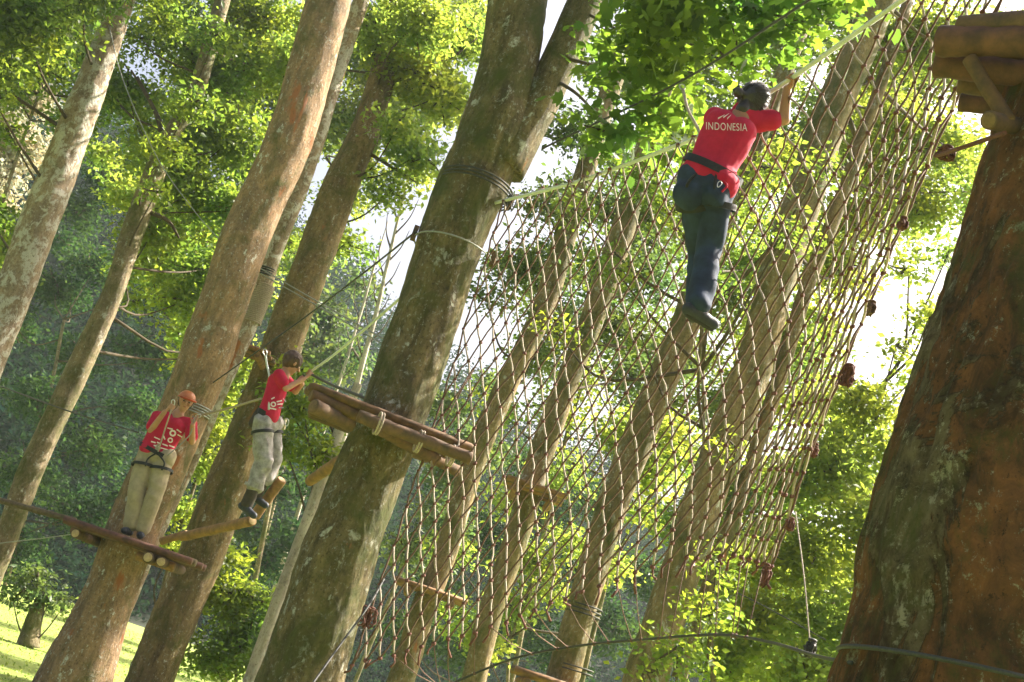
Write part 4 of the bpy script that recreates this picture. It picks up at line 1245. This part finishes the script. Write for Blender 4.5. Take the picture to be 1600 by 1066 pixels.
    hb.ellipsoid(bun, [r * h * .28, f * h * .28, u * h * .26])
    hb.capsule(hc - f * h * .75 + u * h * .2 - CX * h * .3, bun, h * .2, h * .15)
    ho = part('hair', remesh(hb, .007, 2, .003, 40, 1), M['hairb'], root)
    st = MB()
    for k in range(90):
        a = rng.uniform(-1.9, 1.9); e = rng.uniform(-.5, 1.0)
        q = hc + u * h * .25 - f * h * .18
        d0 = (r * math.sin(a) * math.cos(e) + f * math.cos(a) * .4 * math.cos(e) + u * math.sin(e)).normalized()
        p0 = q + Vector((r * d0.dot(r) * h * .84 + f * d0.dot(f) * h * .92 + u * d0.dot(u) * h * .92))
        d1 = (d0 * .5 - f * .9 - CX * .2).normalized()
        p1 = q + Vector((r * d1.dot(r) * h * .86 + f * d1.dot(f) * h * .93 + u * d1.dot(u) * h * .9))
        dm = (d0 + d1).normalized()
        pm = q + Vector((r * dm.dot(r) * h * .87 + f * dm.dot(f) * h * .95 + u * dm.dot(u) * h * .95))
        st.tube([Vector(x) for x in spline([tuple(p0), tuple(pm), tuple(p1)], 6)], .0022, 4)
    for k in range(14):
        t = rng.uniform(0, 6.28)
        st.tube([bun + r * h * .36 * math.cos(t), bun + (u + CX * -.4) * h * rng.uniform(.3, .5), bun + r * h * .36 * math.cos(t + 2.2) + f * h * .1], .002, 4)
    obj('hair_strands', st, [M['hairb']], ho)
    # harness
    cw = pel + up_t * .075
    belt_ring(cw, (side, f), .166, .128, up_t, .024, .008, M['web'], root, 'harness_belt')
    for hp, kn in ((hipL, kneeL), (hipR, kneeR)):
        ax = (kn - hp).normalized()
        s2 = ax.cross(f).normalized(); f2 = s2.cross(ax)
        belt_ring(hp + ax * .085, (s2, f2), .103, .108, ax, .018, .006, M['web'], root, 'leg_loop')
        strap([cw - f * .11 + (hp - pel) * .6, hp - f * .13 - up_t * .01, hp + ax * .085 - f2 * 0 - f * .11], .009, .003, M['web'], root, 'harness_strap')
    carabiner(p(1124, 288, -.15), up_t, side, .02, root)
    strap([p(1130, 282, -.12), p(1136, 290, -.13), p(1128, 300, -.12)], .006, .003, M['redcloth'], root, 'gear_cord')
    # printed letters
    bv = bvh_of(so)
    a = p(1104, 203, -.2); b = p(1167, 205.5, -.2)
    hgt = pxm(a, 11.5)
    tm = text_mb('INDONESIA', a, b, hgt, CY)
    decal(root, tm, M['print'], 'shirt_lettering', bv)
    mk = MB()
    for (x0, y0, x1, y1) in ((1122, 186, 1132, 180), (1130, 184, 1139, 178), (1136, 186, 1142, 180)):
        A, B = p(x0, y0, -.2), p(x1, y1, -.2); hh = CY * pxm(A, 1.1)
        mk.add([A.lerp(B, t) + hh * k * (1.2 - t) for t in (0, .33, .66, 1) for k in (-1, 1)], [(2 * q, 2 * q + 1, 2 * q + 3, 2 * q + 2) for q in range(3)])
    decal(root, mk, M['print'], 'shirt_mark', bv)
    return root
climber()
# lanyard to the safety cable
def lanyard(pts, r, label, mat, biner=None, grp='lanyards clipped to cables'):
    sp = [Vector(p) for p in spline([tuple(p) for p in pts], 18)]
    root = empty('lanyard', sp[0], label, 'lanyard', grp)
    mb = MB(); mb.tube(sp, r, 6); obj('cord', mb, [mat], root)
    carabiner(sp[0] + (sp[0] - sp[1]).normalized() * .03, (sp[0] - sp[1]).normalized(), CX, .035, root)
    return root
lanyard([PY(1067, 140, 7.3), PY(1075, 172, 7.15), PY(1092, 205, 6.95), PY(1097, 235, 6.8), PY(1104, 262, 6.75)], .011, 'red and white lanyard rising from the climber to the safety cable', M['ropew'])

# ---- person in orange helmet, facing the camera
def logo(p, so, root, items, mat=None):
    bv = bvh_of(so); mb = MB()
    for it in items:
        if it[0] == 'ring':
            _, x, y, r1, r2 = it
            c = p(x, y); q = pxm(c, 1)
            n = 20; b = []
            for k in range(n):
                a = 2 * math.pi * k / n
                b += [c + (CX * math.cos(a) + CY * math.sin(a)) * r1 * q, c + (CX * math.cos(a) + CY * math.sin(a)) * r2 * q]
            mb.add(b, [(2 * k, 2 * k + 1, (2 * k + 3) % (2 * n), (2 * k + 2) % (2 * n)) for k in range(n)])
        else:
            _, x0, y0, x1, y1, w_ = it
            A, B = p(x0, y0), p(x1, y1); hh = (B - A).cross(fwd).normalized() * pxm(A, w_) / 2
            mb.add([A.lerp(B, t) + hh * k for t in (0, .33, .66, 1) for k in (-1, 1)], [(2 * q, 2 * q + 1, 2 * q + 3, 2 * q + 2) for q in range(3)])
    return decal(root, mb, M['print'], 'shirt_print', bv, .005)

def helmeted():
    Y0 = 14.05
    def p(x, y, d=0): return PY(x, y, Y0 + d)
    root = empty('person', p(213, 838), 'person in orange helmet, red shirt and khaki trousers on the left platform', 'person')
    pel = p(240, 712); waist = p(246, 700); chest = p(262, 668, -.02); neck = p(280, 645)
    shL = p(246, 651); shR = p(298, 662)
    hc = p(290, 628, -.03)
    up_t = (neck - pel).normalized(); fdir = Vector((.15, -1, -.1)).normalized(); side = fdir.cross(up_t).normalized()
    elL = p(236, 672, -.10); wrL = p(257, 644, -.24); haL = p(269, 637, -.25)
    elR = p(300, 690, -.05); wrR = p(301, 664, -.22); haR = p(304, 650, -.22)
    body = MB()
    f, u, r, h = head(body, hc, Vector((.35, -1, -.15)), Vector((.0, -.05, 1)), 1.0)
    body.capsule(neck - up_t * .03, hc - u * h * .4 - f * h * .1, .055, .05)
    body.capsule(shL, shR, .045, .045); body.capsule(neck - up_t * .03, pel, .07, .06)
    for sh, el, wr in ((shL, elL, wrL), (shR, elR, wrR)):
        body.capsule(sh, el, .047, .038); body.capsule(el, wr, .039, .027)
    grip(body, wrL, haL, (p(275, 640) - p(262, 660)).normalized(), 1, 1)
    grip(body, wrR, haR, (p(350, 640, -.3) - p(300, 652)).normalized(), 1, -1)
    hipL = p(229, 716); hipR = p(254, 722); knL = p(213, 770, -.04); knR = p(241, 776, -.04); anL = p(203, 824); anR = p(222, 830)
    for a, b, c in ((hipL, knL, anL), (hipR, knR, anR)):
        body.capsule(a, b, .065, .05); body.capsule(b, c, .05, .035)
    part('body', remesh(body, .0075, 3), M['skin2'], root)
    fe = MB()
    for s_ in (-1, 1):
        fe.ellipsoid(hc + r * s_ * h * .27 + f * h * .78 + u * h * .05, [r * h * .11, f * h * .06, u * h * .06], 8, 6)
        fe.tube([hc + r * s_ * h * .14 + f * h * .80 + u * h * .20, hc + r * s_ * h * .40 + f * h * .72 + u * h * .22], .004, 5)
    obj('eyes', fe, [M['eye']], root)
    fe = MB(); fe.ellipsoid(hc + f * h * .74 - u * h * .46, [r * h * .2, f * h * .05, u * h * .05], 8, 6)
    obj('mouth', fe, [M['lip']], root)
    sh = MB()
    sh.capsule(shL, shR, .062, .062)
    for k in (-1, 1):
        sh.capsule(chest + side * k * .07 + up_t * .04, waist + side * k * .065, .112, .105)
        sh.capsule(waist + side * k * .06, pel + side * k * .065 + up_t * .05, .105, .118)
    sh.capsule(shL, shL.lerp(elL, .75), .066, .066); sh.capsule(shR, shR.lerp(elR, .7), .066, .064)
    so = part('shirt', remesh(sh, .009, 5, .006, 7, 8), M['redcloth'], root)
    tr = MB()
    tr.capsule(hipL + up_t * .05, hipR + up_t * .05, .115, .115); tr.capsule(pel + up_t * .07 - side * .06, pel + up_t * .07 + side * .06, .115, .115)
    tr.capsule(hipL, knL, .110, .088); tr.capsule(knL, anL + Vector((0, 0, .04)), .088, .082)
    tr.capsule(hipR, knR, .108, .084); tr.capsule(knR, anR + Vector((0, 0, .04)), .084, .078)
    part('trousers', remesh(tr, .010, 3, .015, 7, 3), M['khaki'], root)
    for an, d in ((anL, Vector((-.1, -1, 0))), (anR, Vector((.25, -1, 0)))):
        s1 = MB(); shoe(s1, an, d, Vector((0, 0, 1)), 1.05); part('shoe', remesh(s1, .008, 2), M['shoe'], root)
    # helmet
    hm = MB()
    hm.ellipsoid(hc + u * h * .40 - f * h * .05, [r * h * .84, f * h * .98, u * h * .74], 22, 14)
    me = hm.mesh('helmet', [M['cap']])
    bm = bmesh.new(); bm.from_mesh(me)
    bmesh.ops.bisect_plane(bm, geom=bm.verts[:] + bm.edges[:] + bm.faces[:], plane_co=hc + u * h * .30, plane_no=(u + f * .12).normalized(), clear_inner=True)
    bm.to_mesh(me); bm.free()
    me.polygons.foreach_set('use_smooth', [True] * len(me.polygons))
    ho = part('helmet', me, M['cap'], root)
    md = ho.modifiers.new('s', 'SOLIDIFY'); md.thickness = .008
    br = MB()
    br.tube([hc + u * h * .34 + (r * math.cos(t) * .86 + f * (math.sin(t) * 1.0 + .0)) * h for t in np.linspace(0, 6.283, 24)], .008, 6, cap=False)
    br.tube([hc + u * h * .32 + (r * math.cos(t) * .8 + f * (math.sin(t) * .35 + 1.1)) * h for t in np.linspace(.2, 2.94, 10)], .012, 6)
    obj('helmet_rim', br, [simple('helmet_rim_red', (.45, .07, .02), None, 10, .4, 0)], ho)
    st = MB()
    for s_ in (-1, 1):
        st.tube([hc + r * s_ * h * .8 + u * h * .35, hc + r * s_ * h * .62 - u * h * .4 + f * h * .3, hc - u * h * .98 + f * h * .35], .004, 5)
    obj('chin_strap', st, [M['web']], ho)
    cw = pel + up_t * .05
    belt_ring(cw, (side, f), .195, .145, up_t, .022, .006, M['web'], root, 'harness_belt')
    for hp, kn in ((hipL, knL), (hipR, knR)):
        ax = (kn - hp).normalized(); s2 = ax.cross(f).normalized(); f2 = s2.cross(ax)
        belt_ring(hp + ax * .09, (s2, f2), .128, .132, ax, .016, .006, M['web'], root, 'leg_loop')
        strap([cw + f * .14, hp + f * .15 + up_t * .01, hp + ax * .08 + f * .12], .009, .003, M['web'], root, 'harness_strap')
    carabiner(haL + CY * .05 + CX * .01, CY, CX, .035, root)
    strap([p(268, 640, -.3), p(258, 670, -.26), p(247, 706, -.2)], .008, .003, M['ropew'], root, 'harness_lanyard')
    strap([p(304, 652, -.25), p(296, 680, -.2), p(262, 712, -.2)], .006, .003, M['cable'], root, 'harness_lanyard')
    carabiner(haR + CX * .04, CX, CY, .03, root)
    pf = lambda x, y: p(x, y, -.3)
    logo(pf, so, root, [('ring', 270, 677, 5.2, 2.6), ('ring', 266, 688, 4.2, 2.2), ('bar', 262, 669, 270, 671, 2), ('bar', 276, 671, 283, 676, 2), ('bar', 277, 679, 284, 683, 1.8), ('bar', 255, 679, 258, 687, 2),
                        ('bar', 241, 683, 250, 687, 1.8), ('bar', 236, 690, 243, 692, 2), ('bar', 245, 691, 252, 694, 2), ('bar', 254, 694, 262, 697, 2), ('bar', 264, 696, 272, 699, 2), ('bar', 240, 696, 249, 699, 1.8), ('bar', 251, 700, 262, 703, 1.8)])
helmeted()

# ---- boy stepping along the logs, side view
def boy():
    Y0 = 11.9
    def p(x, y, d=0): return PY(x, y, Y0 + d)
    root = empty('person', p(392, 808), 'brown-haired boy in red shirt and pale trousers on the log bridge', 'person')
    pel = p(416, 659); waist = p(422, 640); chest = p(432, 606); neck = p(446, 580, .0)
    shN = p(436, 586, -.13); shF = p(442, 588, .12)
    hc = p(457, 568, .0)
    up_t = (neck - pel).normalized(); fdir = Vector((.97, .1, -.15)).normalized(); side = fdir.cross(up_t).normalized()
    elN = p(447, 607, -.16); wrN = p(475, 592, -.06); haN = p(483, 583, 0.0)
    elF = p(462, 612, .16); wrF = p(472, 600, .1); haF = p(479, 586, .03)
    body = MB()
    f, u, r, h = head(body, hc, Vector((.85, .55, -.25)), Vector((.1, 0, 1)), .93)
    body.capsule(neck - up_t * .03, hc - u * h * .4 - f * h * .15, .046, .044)
    body.capsule(shN, shF, .045, .045); body.capsule(neck - up_t * .03, pel, .06, .05)
    for sh, el, wr in ((shN, elN, wrN), (shF, elF, wrF)):
        body.capsule(sh, el, .038, .032); body.capsule(el, wr, .032, .022)
    rd = (p(540, 540) - p(484, 582)).normalized()
    grip(body, wrN, haN, rd, .88, 1); grip(body, wrF, haF - rd * .06, rd, .88, -1)
    hipN = p(410, 666, -.07); hipF = p(424, 667, .08)
    knN = p(413, 721, -.07); anN = p(386, 788, -.02)
    knF = p(429, 718, .1); anF = p(402, 772, .08)
    for a, b, c in ((hipN, knN, anN), (hipF, knF, anF)):
        body.capsule(a, b, .055, .042); body.capsule(b, c, .042, .030)
    part('body', remesh(body, .0065, 3), M['skin2'], root)
    sh = MB()
    sh.capsule(shN, shF, .055, .055)
    for k in (-1, 1):
        sh.capsule(chest + side * k * .04 + up_t * .04, waist + side * k * .035, .10, .098)
        sh.capsule(waist + side * k * .035, pel + side * k * .04 + up_t * .06, .098, .105)
    sh.capsule(shN, shN.lerp(elN, .62), .056, .056); sh.capsule(shF, shF.lerp(elF, .62), .056, .056)
    so = part('shirt', remesh(sh, .008, 5, .005, 8, 12), M['redcloth'], root)
    tr = MB()
    tr.capsule(hipN + up_t * .03, hipF + up_t * .03, .098, .095)
    tr.capsule(hipN, knN, .094, .078); tr.capsule(knN, knN.lerp(anN, .55), .078, .082)
    tr.capsule(hipF, knF, .088, .072); tr.capsule(knF, knF.lerp(anF, .55), .072, .072)
    part('trousers', remesh(tr, .009, 3, .015, 10, 21), M['palecloth'], root)
    ga = MB()
    ga.capsule(knN.lerp(anN, .5), anN + Vector((0, 0, .01)), .062, .058); ga.capsule(knF.lerp(anF, .5), anF, .055, .05)
    part('trouser_cuffs', remesh(ga, .009, 3, .006, 12, 4), M['darkcloth'], root)
    for kn, an, rr in ((knN, anN, .088), (knF, anF, .078)):
        q = kn.lerp(an, .58); ax = (an - kn).normalized(); s2 = ax.cross(f).normalized(); f2 = s2.cross(ax)
        belt_ring(q, (s2, f2), rr - .006, rr - .004, ax, .012, .008, M['palecloth'], root, 'rolled_hem')
    for an, d in ((anN, Vector((.75, -.25, -.25))), (anF, Vector((.8, .1, -.2)))):
        s1 = MB(); shoe(s1, an, d, Vector((0, 0, 1)), .92); part('shoe', remesh(s1, .008, 2), M['shoe'], root)
    hb = MB()
    hb.ellipsoid(hc + u * h * .26 - f * h * .18, [r * h * .80, f * h * .92, u * h * .86])
    hb.ellipsoid(hc - u * h * .1 - f * h * .42, [r * h * .70, f * h * .5, u * h * .62])
    ho = part('hair', remesh(hb, .007, 2, .005, 34, 9), M['hairbr'], root)
    st = MB()
    q = hc + u * h * .26 - f * h * .18
    for k in range(110):
        d = Vector(rng.normal(size=3)).normalized()
        if d.dot(u) < -.3 and d.dot(f) > -.2: continue
        a = q + r * d.dot(r) * h * .80 + f * d.dot(f) * h * .92 + u * d.dot(u) * h * .86
        tdir = (Vector(rng.normal(size=3)) * .5 - u * .6 + d * .25).normalized()
        st.tube([a, a + tdir * .02 + d * .006, a + tdir * .045], [.0025, .0022, .001], 4)
    obj('hair_strands', st, [M['hairbr']], ho)
    cw = pel + up_t * .035
    belt_ring(cw, (side, f), .125, .118, up_t, .026, .008, M['web'], root, 'harness_belt')
    for hp, kn in ((hipN, knN), (hipF, knF)):
        ax = (kn - hp).normalized(); s2 = ax.cross(f).normalized(); f2 = s2.cross(ax)
        belt_ring(hp + ax * .06, (s2, f2), .098, .100, ax, .014, .007, M['web'], root, 'leg_loop')
    mb = MB(); mb.capsule(pel - f * .09 + up_t * .03, pel - f * .11 - up_t * .08, .05, .055)
    part('harness_pad', remesh(mb, .009, 2, .004, 12, 2), M['darkcloth'], root)
    carabiner(p(448, 660, -.05), CY, CX, .035, root)
    pf = lambda x, y: p(x, y, -.3)
    logo(pf, so, root, [('ring', 427, 632, 4.2, 2.2), ('bar', 432, 628, 440, 626, 2), ('bar', 433, 632, 441, 631, 2), ('bar', 424, 624, 429, 621, 2), ('bar', 435, 637, 443, 637, 2), ('bar', 421, 638, 431, 640, 2), ('bar', 442, 623, 447, 628, 1.6)])
boy()
lanyard([PY(415, 556, 11.9), PY(417, 570, 11.9), PY(421, 592, 11.85), PY(420, 640, 11.75)], .010, 'white lanyard with clip behind the boy\'s shoulder', M['cablew'])

# ------------------------------------------------------------------ air
mb = MB(); mb.box((0, 75, 22), [Vector((200, 0, 0)), Vector((0, 140, 0)), Vector((0, 0, 24))])
hz = bpy.data.materials.new('haze_air'); hz.use_nodes = True
nt = hz.node_tree; nt.nodes.clear()
o_ = nt.nodes.new('ShaderNodeOutputMaterial'); pv = nt.nodes.new('ShaderNodeVolumePrincipled')
pv.inputs['Color'].default_value = (.82, .92, 1.0, 1)
pv.inputs['Density'].default_value = .0005
pv.inputs['Anisotropy'].default_value = .2
nt.links.new(pv.outputs[0], o_.inputs['Volume'])
ho = obj('haze', mb, [hz], smooth=False)
tag(ho, 'thin bluish air fading the far hillside', 'haze', kind='stuff')
print('verts', sum(len(o.data.vertices) for o in scene.objects if o.type == 'MESH'))
